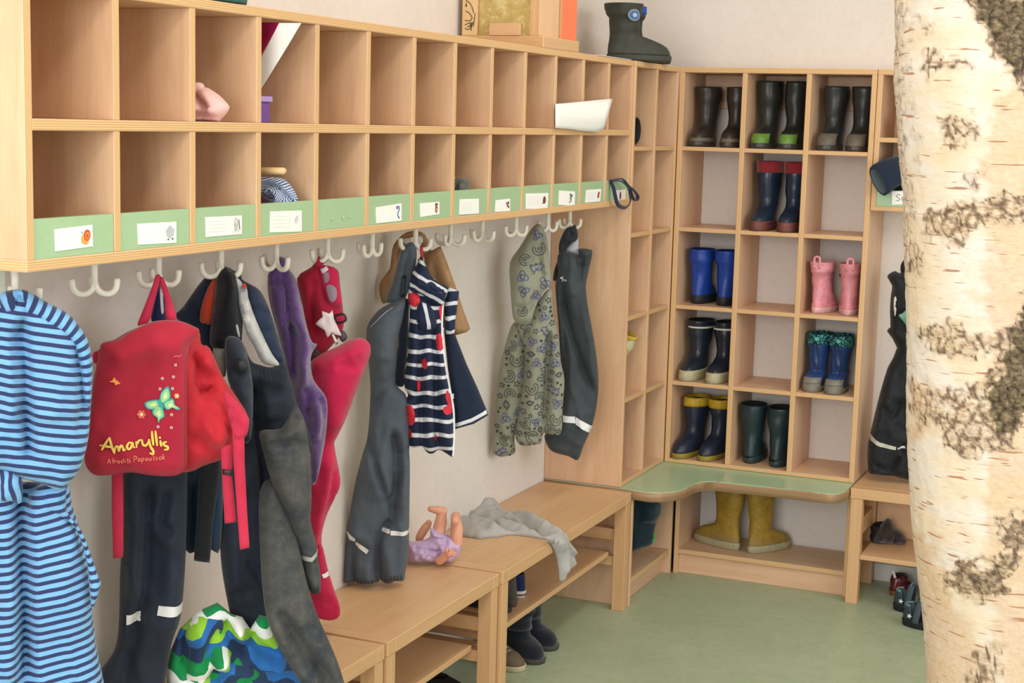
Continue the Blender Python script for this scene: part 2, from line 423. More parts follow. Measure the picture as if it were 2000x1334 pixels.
cbx('side_panel', (.049, 0, 0), (.064, YB-.013, .353), grain=2); cbx('side_panel', (B1-.016, 0, 0), (B1, YB-.013, .353), grain=2)
cbx('base_shelf', (.064, .001, .07), (B1-.016, YB-.013, .086)); cbx('plinth', (.064, .016, 0), (B1-.016, .032, .07))

# hanging locker on the back wall, at right
rl = thing('locker_cabinet', 'beech wall locker on back wall beside the boot shelf, half behind the birch trunk', 'locker', (.66, .13, 1.276))
RX1 = 1.52; RZB = 1.276
ubox(rl, 'end_panel', (B1+.002, 0, RZB+.0145), (B1+.0185, YB, H-T), grain=2); ubox(rl, 'end_panel', (RX1-.0165, 0, RZB+.0145), (RX1, YB, H-T), grain=2)
ubox(rl, 'top_panel', (B1+.002, 0, H-T), (RX1, YB, H)); ubox(rl, 'bottom_panel', (B1+.002, 0, RZB), (RX1, YB, RZB+.0145))
ubox(rl, 'middle_shelf', (B1+.0185, .001, 1.492), (RX1-.0165, YB, 1.507))
ubox(rl, 'back_panel', (B1+.0185, YB-.006, RZB+.0145), (RX1-.0165, YB, H-T), grain=2)
for k in range(1, 4):
    x = B1+.0185 + k*(RX1-B1-.035)/4
    ubox(rl, 'divider', (x-.016, .001, RZB+.0145), (x, YB-.006, 1.492), grain=2); ubox(rl, 'divider', (x-.016, .001, 1.507), (x, YB-.006, H-T), grain=2)
for k in range(4):
    w4 = (RX1-B1-.035)/4; x = B1+.019 + k*w4
    st = ubox(rl, 'name_strip', (x, .002, RZB+.0145), (x+w4-.017, .014, RZB+.066), [GREEN, GREEN])
    if k == 0:
        o = rl.location; q = [at(u, v, y=.001)-o for u, v in ((1742, 374), (1800, 371), (1800, 398), (1742, 400))]
        bm = bmesh.new(); fr = [bm.verts.new(p) for p in q]; f = bm.faces.new(fr); r = bmesh.ops.extrude_face_region(bm, geom=[f])
        bmesh.ops.translate(bm, verts=[v for v in r['geom'] if isinstance(v, bmesh.types.BMVert)], vec=(0, -.001, 0))
        cd = obj('name_card', bm, PAPER, st); cd['label'] = 'white card with handwriting'
        bm = bmesh.new()
        for strokes in ([[(1759, 381), (1754, 380), (1751, 383), (1754, 386), (1757, 388), (1755, 392), (1750, 392)]], [[(1768, 385), (1763, 385), (1761, 389), (1764, 392), (1768, 389), (1768, 385), (1769, 392)]]):
            for s in strokes: tube(bm, [at(u, v, y=-.0008)-o for u, v in crom(s, 3)], .0007, 5)
        obj('handwriting', bm, M('#23262c'), cd)
for k in range(4):
    h = obj('coat_hook', hook_bm(.3), CREAM, rl, True); h.location = Vector((.80+.2*k, .13, RZB))-rl.location

# ------------------------------------------------------------------ benches
def bench(label, x0, x1, y0, y1, zt, wall_side='x'):
    b = thing('bench', label, 'bench', ((x0+x1)/2, (y0+y1)/2, 0))
    def q(n, lo, hi, mats=None, **k):
        return ubox(b, n, lo, hi, mats or [BWOOD, BEDGE], edge_mat=1, **k)
    L = .038
    bm = bmesh.new(); o = b.location
    for lo, hi, g in (((x0, y0+L, zt-.034), (x1, y1-L, zt), 1), ((x0, y0, zt-.034), (x1, y0+L-.0015, zt), 0), ((x0, y1-L+.0015, zt-.034), (x1, y1, zt), 0)):
        if wall_side == 'y': pass
        add_box(bm, Vector(lo)-o, Vector(hi)-o, grain=g)
    bmesh.ops.bevel(bm, geom=list(bm.edges), offset=.0015, segments=1, affect='EDGES')
    obj('top', bm, [BWOOD, BEDGE], b)
    for px_, py_ in ((x0+.002, y0+.002), (x1-L-.002, y0+.002), (x0+.002, y1-L-.002), (x1-L-.002, y1-L-.002)):
        q('leg', (px_, py_, 0), (px_+L, py_+L, zt-.0345), [BEDGE, BEDGE], grain=2)
    if wall_side == 'x':
        for yy in (y0+.01, y1-L+.006):
            q('end_rail', (x0+L+.002, yy, .225), (x1-L-.002, yy+.022, .262), [BEDGE, BEDGE]); q('end_rail', (x0+L+.002, yy, .142), (x1-L-.002, yy+.022, .172), [BEDGE, BEDGE])
        q('shoe_shelf', (x0+.01, y0+L+.003, .173), (x1-.055, y1-L-.003, .188), [BWOOD, BEDGE])
    else:
        for xx in (x0+.01, x1-L+.006):
            q('end_rail', (xx, y0+L+.002, .215), (xx+.022, y1-L-.002, .27), [BEDGE, BEDGE]); q('end_rail', (xx, y0+L+.002, .11), (xx+.022, y1-L-.002, .148), [BEDGE, BEDGE])
        q('shoe_shelf', (x0+L+.003, y0+.004, .149), (x1-L-.003, y1-.004, .164), [BWOOD, BEDGE])
        q('back_board', (x0+L+.003, y1-.016, .165), (x1-L-.003, y1-.004, .3), [BWOOD, BEDGE])
    return b
bench('beech bench against left wall, farthest along, reaching the green corner seat', X0+.002, .043, -1.461, -.4585, .38)
bench('middle beech bench along left wall below the grey rain dungarees', X0+.002, .034, -2.072, -1.4645, .376)
bench('nearest beech bench along left wall under the navy rainwear and green striped bundle', X0+.002, .028, -3.15, -2.0755, .372)
bench('beech bench with low shoe shelf on back wall, cut off by birch trunk', B1+.003, 1.5, -.06, .235, .383, 'y')
# ------------------------------------------------------------------ rubber boots
def lerp_tab(tab, z):
    if z <= tab[0][0]: return tab[0][1:]
    for a, b in zip(tab, tab[1:]):
        if z <= b[0]:
            t = (z-a[0])/(b[0]-a[0]); t = t*t*(3-2*t)*.5+t*.5
            return tuple(p+(q-p)*t for p, q in zip(a[1:], b[1:]))
    return tab[-1][1:]
def boot_prof(L, Ht, sw=1., fat=1., slouch=0.):
    """rows: height, back x, front x, half width, forefoot swell; toe towards +x, heel at x=0"""
    return [(0., .004, L, .034*fat, .16), (.012, .0, L+.002, .036*fat, .16), (.03, .0, L-.002, .036*fat, .16), (.044, .001, L-.012, .0355*fat, .15), (.054, .003, L-.03, .035*fat, .12),
            (.064, .005, L-.058, .034*fat, .06), (.078, .007, .104, .033*fat, .02), (.098, .008, .098, .034*fat*sw, 0), (.13, .002, .1, .038*fat*sw, 0),
            (Ht*.8, -.006, .106, .043*fat*sw, 0), (Ht, -.009, .109, .045*fat*sw, 0)]
def band(bm, prof, zs, off=0., n=28, mat=0, a0=0., a1=2*PI, seed=0, rip=0., cap_bottom=False, cap_top=False, squash=1., lean=(0, 0)):
    rings = []; closed = abs(a1-a0-2*PI) < 1e-6; K = n if closed else n+1
    for z in zs:
        xb, xf, w, sw = lerp_tab(prof, z/squash); cx = (xb+xf)/2; a = (xf-xb)/2+off; b = w+off; ring = []
        for k in range(K):
            t = a0+(a1-a0)*k/n; c, s = math.cos(t), math.sin(t)
            x = cx+a*math.copysign(abs(c)**.9, c); y = b*math.copysign(abs(s)**.9, s)*(1+sw*c)
            if rip:
                q = rip*noise.noise(Vector((x*18+seed, y*18, z*26+seed)))*min(1, max(0, (z-.05)/.06))
                d = Vector((c, s)); x += d.x*q; y += d.y*q
            ring.append(bm.verts.new((x+lean[0]*z, y+lean[1]*z, z)))
        rings.append(ring)
    for r, q in zip(rings, rings[1:]):
        for k in range(n):
            f = bm.faces.new((r[k], r[(k+1) % K], q[(k+1) % K], q[k])); f.smooth = True; f.material_index = mat
    if cap_bottom: bm.faces.new(rings[0][::-1])
    if cap_top: bm.faces.new(rings[-1])
    return rings
def bridge(bm, a, b, mat=0):
    n = len(a)
    for k in range(n):
        f = bm.faces.new((a[k], a[(k+1) % n], b[(k+1) % n], b[k])); f.smooth = True; f.material_index = mat
def rubber(name, c, dirt=None, rough=.38, amount=.5):
    w = NT(name, rough, .45); o = w.uv((1, 1, 1), 'Object'); n1 = w.noise(o, 40, 5, .65); n2 = w.noise(o, 9, 4, .6)
    dk = tuple(x*.62 for x in lin(c)[:3])+(1,)
    col = w.mix(w.ramp(n1, [(.35, '#000000'), (.7, '#ffffff')]), c, dk)
    if dirt:
        sz = w.n('ShaderNodeSeparateXYZ'); tc = w.n('ShaderNodeTexCoord'); w.l(tc.outputs['Object'], sz.inputs[0])
        low = w.ramp(w.math('ADD', w.math('MULTIPLY', sz.outputs[2], 9), w.math('MULTIPLY', n2, .9)), [(.55, '#ffffff'), (1., '#000000')])
        col = w.mix(w.math('MULTIPLY', low, amount), col, dirt)
    w.col(col); return w.bump(n1, .12, .002).m
LINING = M('#2a2a2c', .95, .1)
def boot(label, loc, rz, L=.18, Ht=.215, upper=None, sole=None, lining=None, cuff=None, cuff_h=.03, cuff_off=.0015, toe=None, toe_h=.036, rim=None, loop=None,
         tilt=(0, 0), fat=1., sw=1., solez=.018, rip=.006, group=None, emblem=None, draw=None, foxing=None, scale=1.):
    root = thing('rubber_boot', label, 'boot', loc, (tilt[0], tilt[1], rz), group); root.scale = (scale,)*3
    prof = boot_prof(L, Ht, sw, fat); sd = random.uniform(0, 50)
    zs = [solez, .024, .03, .037, .044, .049, .054, .059, .064, .071, .078, .088, .098, .11, .13]; zs += [.13+(Ht-.13)*k/8 for k in range(1, 9)]
    bm = bmesh.new()
    o = band(bm, prof, zs, seed=sd, rip=rip); bm.faces.new(o[0][::-1])
    i = band(bm, prof, [Ht, Ht-.015, Ht*.9, Ht*.82], off=-.004, seed=sd, rip=rip); bridge(bm, o[-1], i[0]); 
    for f in bm.faces: f.material_index = 0
    for r, q in zip(i, i[1:]):
        for k in range(len(r)):
            for f in r[k].link_faces:
                if all(any(v in rr for rr in i) for v in f.verts): f.material_index = 1
    f = bm.faces.new(i[-1]); f.material_index = 1
    obj('upper', bm, [upper, lining or LINING], root, True)
    bm = bmesh.new(); band(bm, prof, [0, .006, solez-.004, solez], off=.003, cap_bottom=True, cap_top=True)
    obj('sole', bm, sole or upper, root, True)
    if foxing:
        bm = bmesh.new(); a = band(bm, prof, [solez-.001, solez+.008, foxing[1]], off=.0022); b = band(bm, prof, [foxing[1], solez], off=.0); bridge(bm, a[-1], b[0]); obj('foxing', bm, foxing[0], root, True)
    if toe:
        bm = bmesh.new(); tz = [solez, solez+.006, solez+.012, toe_h*.75+.005, toe_h, toe_h+.006, toe_h+.011, toe_h+.015]
        band(bm, prof, tz, off=.0022, n=16, a0=-.95, a1=.95); obj('toe_cap', bm, toe, root, True)
    if cuff:
        bm = bmesh.new(); a = band(bm, prof, [Ht-cuff_h, Ht-cuff_h*.7, Ht-cuff_h*.3, Ht+.001], off=cuff_off+.001, seed=sd, rip=rip); b = band(bm, prof, [Ht+.001, Ht-.012], off=-.005, seed=sd, rip=rip)
        bridge(bm, a[-1], b[0]); c2 = band(bm, prof, [Ht-cuff_h, Ht-cuff_h+.003], off=-.001, seed=sd, rip=rip); bridge(bm, c2[0], a[0]); obj('cuff', bm, cuff, root, True)
    if rim:
        bm = bmesh.new(); z = rim[1]; a = band(bm, prof, [z-.004, z-.001, z+.002], off=.0025, seed=sd, rip=rip); obj('rim_stripe', bm, rim[0], root, True)
    if loop:
        bm = bmesh.new(); xb = prof[-1][1]
        for s in loop[1:]:
            x0, y0 = s
            pts = [(x0, y0-.009, Ht-.02), (x0, y0-.009, Ht+.012), (x0, y0, Ht+.018), (x0, y0+.009, Ht+.012), (x0, y0+.009, Ht-.02)]
            tube(bm, crom(pts, 4), .004, 8, flat=(1.1, .5))
        obj('pull_loop', bm, loop[0], root, True)
    if emblem:
        em, ez, ang, er = emblem; bm = bmesh.new(); xb, xf, w_, _ = lerp_tab(prof, ez); cx = (xb+xf)/2; a = (xf-xb)/2
        for dr, mt, lift in ((er, 0, .0025), (er*.72, 1, .0034), (er*.35, 2, .0042)):
            vs = []
            for k in range(18):
                dz = dr*math.sin(2*PI*k/18); da = dr*math.cos(2*PI*k/18)/.045
                t = ang+da; vs.append(bm.verts.new((cx+(a+lift)*math.cos(t), (w_+lift)*math.sin(t), ez+dz)))
            c = bm.verts.new((cx+(a+lift)*math.cos(ang), (w_+lift)*math.sin(ang), ez))
            for k in range(18): f = bm.faces.new((c, vs[k], vs[(k+1) % 18])); f.material_index = mt
        obj('emblem', bm, em, root)
    if draw:
        bm = bmesh.new(); 
        pts = [(.109+.004, .0, Ht-.022), (.118, .01, Ht-.05), (.115, .016, Ht-.09), (.114, .012, Ht-.12)]
        tube(bm, crom(pts, 5), .0022, 6); tube(bm, crom([(.113, -.004, Ht-.022), (.119, -.006, Ht-.06), (.116, .002, Ht-.1)], 5), .0022, 6)
        bmesh.ops.create_uvsphere(bm, u_segments=8, v_segments=6, radius=.006, matrix=Matrix.Translation((.115, .004, Ht-.1)))
        obj('drawstring', bm, draw, root, True)
    return root
def bplace(row, u, v, y=.16, dx=0.):
    """x of a boot from where its shaft shows in the cubby row"""
    return at(u, v, y=y).x+dx
BB = dict(
 brown=rubber('dark_brown_rubber', '#38302c', '#4a4038'), black=rubber('black_rubber', '#2c2d2b', '#4b4a3c'), blackg=rubber('grey_black_rubber', '#2f3030', '#56503f'),
 navy=rubber('navy_rubber', '#243246', '#3c4650', .32), navy2=rubber('dark_navy_rubber', '#262d3b', '#55523f', .3), navy3=rubber('ink_navy_rubber', '#242c40', '#3a3d40', .4),
 blue=rubber('royal_blue_rubber', '#1f46a6', '#25408a', .42), pink=rubber('pink_rubber', '#ec9aa4', '#d98a8c', .4, .25), denim=rubber('denim_blue_rubber', '#2c4a86', '#54605c', .45, .7),
 dgreen=rubber('dark_green_rubber', '#22363a', '#39474a', .42), yellow=rubber('worn_yellow_rubber', '#a9862f', '#84724c', .55, .8), lime=rubber('lime_rubber', '#6a963c', '#566634', .5, .8),
 redsole=rubber('red_brown_sole', '#7c4138', '#5d3a34', .6), cream=rubber('dirty_cream_sole', '#c4bb96', '#8a7f5c', .7, .5), grey=rubber('grey_muddy_sole', '#8d877a', '#6d6557', .7), taupe=rubber('muddy_toe', '#6a6154', '#7a6d59', .7),
 redcuff=fabric('red_knit_cuff', '#9c3238', '#7e242c'), yellowcuff=rubber('yellow_cuff', '#c9a62c', None, .45), teal=None, cream2=rubber('cream_rubber', '#e2d8ae', '#b6a878', .5), mustard=rubber('mustard_rubber', '#d9b347', '#b9983c', .5))
def leafcuff():
    w = NT('teal_leaf_print', .7, .2); uv = w.uv((1, 1, 1), 'Object')
    v = w.n('ShaderNodeTexVoronoi', feature='F1'); v.inputs['Scale'].default_value = 95; w.l(uv, v.inputs['Vector'])
    return w.col(w.ramp(v.outputs['Distance'], [(.28, '#4f9c8c'), (.4, '#1d3b4a'), (.6, '#17324a'), (.75, '#5fb6a0')])).m
BB['teal'] = leafcuff()
F = -PI/2                      # toes to the room
R1, R2, R3, R4, R5 = ROWZ[4]+.0005, ROWZ[3]+.0005, ROWZ[2]+.0005, ROWZ[1]+.0005, ROWZ[0]+.0005
def pair(row, us, v, kw, labels, group, rz=(F-.06, F-.04), y=(.19, .19), ysee=.16):
    a, b = min(COLX, key=lambda c: abs((c[0]+c[1])/2-bplace(row, us[0], v, ysee)-.03))
    hw = .0455*kw.get('fat', .88)+.004; kw.setdefault('fat', .88)
    xs = [bplace(row, u, v, ysee) for u in us]
    xs[1] = min(max(xs[1], xs[0]+2*hw+.004), b-hw); xs[0] = max(a+hw+.005, min(xs[0], xs[1]-2*hw-.002))
    for x, l, r, yy, in zip(xs, labels, rz, y):
        boot(l, (x, yy, row), r, group=group, **kw)
pair(R1, (1387, 1447), 220, dict(upper=BB['brown'], L=.175, Ht=.2, foxing=(BB['taupe'], .03)), ('dark brown boot in top left cubby of the back shelf, the fully visible one', 'dark brown boot in top left cubby of the back shelf, half behind the divider'), 'dark brown boots')
pair(R1, (1502, 1560), 220, dict(upper=BB['black'], L=.178, Ht=.222, toe=BB['lime'], toe_h=.034), ('black boot with lime green toe cap, left one in the top middle cubby', 'black boot with lime green toe cap, right one in the top middle cubby'), 'black boots with green toes')
pair(R1, (1648, 1690), 230, dict(upper=BB['blackg'], L=.178, Ht=.208, toe=BB['taupe'], toe_h=.04), ('worn black boot with muddy grey toe, left one in the top right cubby', 'worn black boot with muddy grey toe, right one in the top right cubby'), 'worn black boots')
pair(R2, (1513, 1560), 380, dict(upper=BB['navy'], L=.19, Ht=.226, sole=BB['redsole'], foxing=(BB['redsole'], .032), cuff=BB['redcuff'], cuff_h=.036, cuff_off=.004), ('navy boot with red cuff in second row, the left one', 'navy boot with red cuff in second row, by the divider'), 'navy boots with red cuffs')
pair(R3, (1360, 1401), 535, dict(upper=BB['blue'], L=.17, Ht=.185, sole=rubber('black_sole', '#20262c', None, .6), foxing=(rubber('black_foxing', '#222830', None, .6), .03), fat=.98, lining=M('#1c2f66', .9)), ('plain royal blue boot seen from behind, the left one', 'plain royal blue boot seen from behind, the right one'), 'royal blue boots', (PI/2, PI/2), (.06, .05), .06)
pl = lambda a: dict(upper=BB['pink'], L=.16, Ht=.168, sole=rubber('pale_pink_sole', '#f0c0c0', None, .5), fat=.84, foxing=(BB['pink'], .03), lining=M('#d9a9a4', .9), loop=(BB['pink'], (-.006, 0)), emblem=([M('#8f8f98'), M('#b8b0b4'), M('#c9787e')], .13, a, .014))
boot('light pink boot with pull loop, toe turned to the middle, left in its cubby', (.484, .04, R3), 1.42, group='pink boots', **pl(-1.25))
boot('light pink boot with pull loop, toe turned to the middle, right in its cubby', (.592, .035, R3), 1.72, group='pink boots', **pl(1.5))
pair(R4, (1375, 1417), 665, dict(upper=BB['navy2'], L=.185, Ht=.2, sole=BB['cream'], foxing=(BB['cream'], .036), rim=(M('#d8d6cc'), .178), fat=.9), ('glossy dark navy boot with white rim stripe and muddy cream sole, left', 'glossy dark navy boot with white rim stripe and muddy cream sole, by divider'), 'dark navy boots with cream soles', (F-.12, F-.1))
pair(R4, (1594, 1645), 705, dict(upper=BB['denim'], L=.155, Ht=.186, sole=BB['grey'], toe=BB['grey'], toe_h=.032, cuff=BB['teal'], cuff_h=.034, draw=M('#23304a', .8)), ('blue boot with teal patterned drawstring top, the left one', 'blue boot with teal patterned drawstring top, the right one'), 'blue boots with drawstring tops', y=(.18, .17))
pair(R5, (1385, 1424), 830, dict(upper=BB['navy3'], L=.19, Ht=.2, sole=rubber('yellow_sole', '#b79b33', '#5d5533', .6), cuff=BB['yellowcuff'], cuff_h=.03, cuff_off=.002), ('navy boot with yellow top band in lowest left cubby, the front one', 'navy boot with yellow top band in lowest left cubby, half behind the divider'), 'navy boots with yellow bands', (F-.2, F-.2), (.185, .19))
pair(R5, (1468, 1513), 850, dict(upper=BB['dgreen'], L=.18, Ht=.2, foxing=(BB['dgreen'], .016), fat=.98), ('dark green boot seen from behind in lowest middle cubby, the left one', 'dark green boot seen from behind in lowest middle cubby, the right one'), 'dark green boots', (PI/2+.05, PI/2-.02), (.05, .035), .05)
SB = .0865
boot('worn yellow boot under the green seat, toe pointing left', (at(1455, 1010, y=.10).x-.012, .08, SB), PI-.45, L=.195, Ht=.24, upper=BB['yellow'], sole=BB['cream'], foxing=(BB['cream'], .026), group='yellow boots under the seat', fat=.86)
boot('worn yellow boot under the green seat, toe pointing back and right', (at(1463, 1018, y=.06).x+.003, .06, SB), 1.05, L=.195, Ht=.24, upper=BB['yellow'], sole=BB['cream'], foxing=(BB['cream'], .026), group='yellow boots under the seat', fat=.84)
# boots in the narrow left shelf, mostly hidden by its side panel
boot('cream and mustard boot leaning in a cubby of the narrow left shelf', (-.068, -.335, R4+.002), PI, L=.15, Ht=.195, upper=BB['cream2'], foxing=(BB['mustard'], .03), cuff=BB['mustard'], cuff_h=.012, tilt=(0, -.3), fat=.85)
boot('dark red boot in the lowest cubby of the narrow left shelf', (-.062, -.335, R5), PI, L=.16, Ht=.205, upper=rubber('red_rubber', '#a32636', None, .4), fat=.9)
boot('black boot lying on its side in the top cubby of the narrow left shelf', (-.207, -.405, R1+.047), PI/2, L=.15, Ht=.18, upper=BB['black'], tilt=(PI/2, 0), fat=.95)
# pair on top of the locker
LT = H+.0024
emb = [M('#7f8890'), M('#3d6898'), M('#a9b4bd')]
boot('dark grey boot with round blue and white badge standing on the locker top', (-.10, -.425, LT), .72, L=.207, Ht=.172, sw=1.2, upper=rubber('charcoal_rubber', '#37392f', '#44463a', .6), lining=M('#1f55b0', .9), emblem=(emb, .136, -1.35, .018), group='boots on the locker', fat=1.05, cuff=None)
boot('dark grey boot with blue lining behind the one with the badge', (-.14, -.283, LT), .74, L=.2, Ht=.174, sw=1.15, upper=rubber('charcoal_rubber_b', '#33352d', '#44463a', .6), lining=M('#1f55b0', .9), cuff=rubber('blue_lining_rim', '#2358b4', None, .8), cuff_h=.022, group='boots on the locker', fat=1.05)
bm = bmesh.new()
q = [(-.002, -.77), (-.003, -.48), (-.2, -.45), (-.21, -.74)]
vs = [bm.verts.new((x, y, 0)) for x, y in q]; f = bm.faces.new(vs); r = bmesh.ops.extrude_face_region(bm, geom=[f]); bmesh.ops.translate(bm, verts=[v for v in r['geom'] if isinstance(v, bmesh.types.BMVert)], vec=(0, 0, .0012))
ps = obj('paper_sheet', bm, PAPER); ps.location = (0, 0, H+.0005); tag(ps, 'white paper sheet under the dark boots on the locker', 'paper')
# green boots at the left end of the locker top
gu = dict(L=.19, Ht=.2, upper=rubber('bottle_green_rubber', '#2d7a5c', None, .45), sole=rubber('green_violet_sole', '#3d6a5c', None, .6), fat=1.05)
boot('green rubber boot at the left end of the locker top, the front one', (-.05, -2.745, LT), PI/2-.05, group='green boots on the locker', **gu)
boot('green rubber boot at the left end of the locker top, behind the front one', (-.155, -2.66, LT), PI/2-.02, group='green boots on the locker', **gu)
# ------------------------------------------------------------------ cloth builder
def zs(ox, oy, k): return lambda *p: [(ox+a/k, oy+b/k) for a, b in p]
ID = lambda *p: list(p)
def seg_dist(Q, A, B):
    """distances of points Q (n,2) to the segments A-B (m,2): the (n,) minimum, its index and the fraction along it"""
    d = B-A; L = (d*d).sum(1)+1e-12; out = np.full(len(Q), 1e9); idx = np.zeros(len(Q), int); fr = np.zeros(len(Q))
    for j in range(len(A)):
        t = np.clip(((Q-A[j])@d[j])/L[j], 0, 1); r = Q-A[j]-t[:, None]*d[j]; q = np.sqrt((r*r).sum(1)); k = q < out
        out[k] = q[k]; idx[k] = j; fr[k] = t[k]
    return out, idx, fr
def inside(Q, P):
    x, y = Q[:, 0], Q[:, 1]; c = np.zeros(len(Q), bool)
    for (x0, y0), (x1, y1) in zip(P, np.roll(P, -1, 0)):
        if y0 == y1: continue
        k = ((y0 > y) != (y1 > y)) & (x < (x1-x0)*(y-y0)/(y1-y0)+x0); c ^= k
    return c
class Panel:
    def __init__(s, pts, pl, T=.03, R=.04, folds=(), wr=.004, wf=(38, 7), step=.008, back=.6, uv=None, zmin=None, sm=3, seed=0, pk=1., edge_wob=0., cr=.008, full=False):
        s.cr = cr
        if T > .03 and not full: T, R = T*.85, R*.62
        s.pl, s.T, s.R, s.wr, s.wf, s.seed, s.back, s.step = pl, T, R, wr, wf, seed, back, step
        P = [pl.hit(*p) for p in pts]
        if sm: P = crom(P, sm, True)
        if edge_wob: P = [(a+edge_wob*noise.noise(Vector((a*60, b*60, seed))), b+edge_wob*noise.noise(Vector((b*60, a*60, seed+9)))) for a, b in P]
        if zmin is not None: P = [(a, max(b, zmin)) for a, b in P]
        Q = [P[0]]
        for p in P[1:]:
            if math.hypot(p[0]-Q[-1][0], p[1]-Q[-1][1]) > step*.25: Q.append(p)
        if math.hypot(Q[0][0]-Q[-1][0], Q[0][1]-Q[-1][1]) < step*.25: Q.pop()
        R2 = []                                           # long edges are split so that the rim is as fine as the inside
        for a, b in zip(Q, Q[1:]+Q[:1]):
            n = max(1, int(math.hypot(b[0]-a[0], b[1]-a[1])/step))
            R2 += [(a[0]+(b[0]-a[0])*k/n, a[1]+(b[1]-a[1])*k/n) for k in range(n)]
        s.P = np.array(R2); s.A = s.P; s.B = np.roll(s.P, -1, 0)
        s.F = []
        for f in folds:
            q = np.array(crom([pl.hit(*p) for p in f[0]], 4)); s.F.append((q[:-1], q[1:], f[1]*1.7, f[2]))
        s.uvf = uv
    def h(s, Q):
        Q = np.asarray(Q, float).reshape(-1, 2); d, _, _ = seg_dist(Q, s.A, s.B)
        e = np.clip(d/s.R, 0, 1); h = s.T*np.sqrt(np.clip(1-(1-e)**2, 0, 1)); fade = np.clip(d/(s.R*.5), 0, 1); f = np.zeros(len(Q))
        for A, B, amp, w in s.F:
            q, i, t = seg_dist(Q, A, B); tt = (i+t)/len(A); g = np.exp(-(q/w)**2)*np.clip(np.minimum(tt, 1-tt)*6+.25, 0, 1); f += amp*g
        if s.wr:
            a, b = s.wf
            f += np.array([s.wr*(noise.noise(Vector((x*a+s.seed, z*b, s.seed*1.7)))+.35*noise.noise(Vector((x*90, z*60, s.seed)))) for x, z in Q])
        if s.cr and s.T > .012:
            sd = s.seed*3.1; g = []
            for x, z in Q:
                wx = x+.02*noise.noise(Vector((x*9, z*7, sd))); wz = z+.03*noise.noise(Vector((x*8, z*6, sd+5)))
                a = 1-abs(noise.noise(Vector((wx*17+wz*3, wz*5.5-wx*4, sd))))*2.6; b = 1-abs(noise.noise(Vector((wx*30-wz*9, wz*16+wx*6, sd+2))))*2.8
                g.append(max(a, 0)**2+.45*max(b, 0)**2*max(0, .5+noise.noise(Vector((x*7, z*7, sd+8)))))
            f += s.cr*(np.array(g)-.35)
        return h, f*fade, d
    def build(s, name, mat, parent, label=None):
        st = s.step; lo, hi = s.P.min(0), s.P.max(0)
        xs, ys = np.arange(lo[0], hi[0], st), np.arange(lo[1], hi[1], st*.88)
        G = np.array([(x+(st/2 if j % 2 else 0), y) for j, y in enumerate(ys) for x in xs])
        G = G[inside(G, s.P)]; d, _, _ = seg_dist(G, s.A, s.B); G = G[d > st*.75]
        nrm = s.B-np.roll(s.P, 1, 0); nrm = np.stack([nrm[:, 1], -nrm[:, 0]], 1); nrm /= np.linalg.norm(nrm, axis=1)[:, None]+1e-9
        area = (s.A[:, 0]*s.B[:, 1]-s.B[:, 0]*s.A[:, 1]).sum(); nrm *= -1 if area > 0 else 1
        off = min(s.R*.1, st*.4); ring = s.P+nrm*off; d, _, _ = seg_dist(ring, s.A, s.B); ring = ring[(d > off*.85) & inside(ring, s.P)]
        pts = np.vstack([s.P, ring, G]); n = len(s.P)
        V, E, F, *_ = geometry.delaunay_2d_cdt([Vector(p) for p in pts], [(i, (i+1) % n) for i in range(n)], [], 1, 1e-7)
        V = np.array([(v.x, v.y) for v in V]); h, f, d = s.h(V); rim = d < 1e-6
        front = [s.pl.pt(a, b, hh+ff) for (a, b), hh, ff in zip(V, h, f)]
        bi = {}; verts = list(front)
        for i, (a, b) in enumerate(V):
            if rim[i]: bi[i] = i
            else: bi[i] = len(verts); verts.append(s.pl.pt(a, b, -s.back*h[i]+.15*f[i]))
        faces = []; fr = []
        for t in F:
            t = list(t)
            a, b, c = (V[i] for i in t[:3])
            if (b[0]-a[0])*(c[1]-a[1])-(b[1]-a[1])*(c[0]-a[0]) < 0: t = t[::-1]
            faces.append(t); fr.append(1)
            bt = [bi[i] for i in t][::-1]
            if not all(rim[i] for i in t): faces.append(bt); fr.append(0)
        me = bpy.data.meshes.new(name); M_inv = mat_of(parent).inverted() if parent else Matrix()
        me.from_pydata([tuple(M_inv @ v) for v in verts], [], faces); me.update()
        uvl = me.uv_layers.new(name='UVMap'); U = s.uvf(V, f) if s.uvf else np.stack([V[:, 0], V[:, 1]], 1)
        full = np.zeros((len(verts), 2)); full[:len(V)] = U
        for i, j in bi.items(): full[j] = U[i]
        li = np.zeros(len(me.loops), int); me.loops.foreach_get('vertex_index', li); uvl.data.foreach_set('uv', full[li].ravel())
        # t x z must face the viewer: t=(right), z up, n out
        o = link(name, me, mat, parent, True)
        if label: o['label'] = label
        s.o = o; return s
    def ok(s, a, z): return inside(np.array([[a, z]]), s.P)[0]
    # thin appliques that follow the cloth's relief
    def decal(s, name, mat, pts, parent=None, lift=.0022, sm=0, step=None, uv=None, label=None, bm=None, mi=0):
        Q = [s.pl.hit(*p) for p in pts]
        if sm: Q = crom(Q, sm, True)
        st = step or s.step*.7; Q2 = []
        for a, b in zip(Q, Q[1:]+Q[:1]):
            n = max(1, int(math.hypot(b[0]-a[0], b[1]-a[1])/st)); Q2 += [(a[0]+(b[0]-a[0])*k/n, a[1]+(b[1]-a[1])*k/n) for k in range(n)]
        P = np.array(Q2); lo, hi = P.min(0), P.max(0)
        G = np.array([(x, y) for y in np.arange(lo[1], hi[1], st) for x in np.arange(lo[0], hi[0], st)]).reshape(-1, 2); G = G[inside(G, P)] if len(G) else G
        if len(G):
            d, _, _ = seg_dist(G, P, np.roll(P, -1, 0)); G = G[d > st*.5]
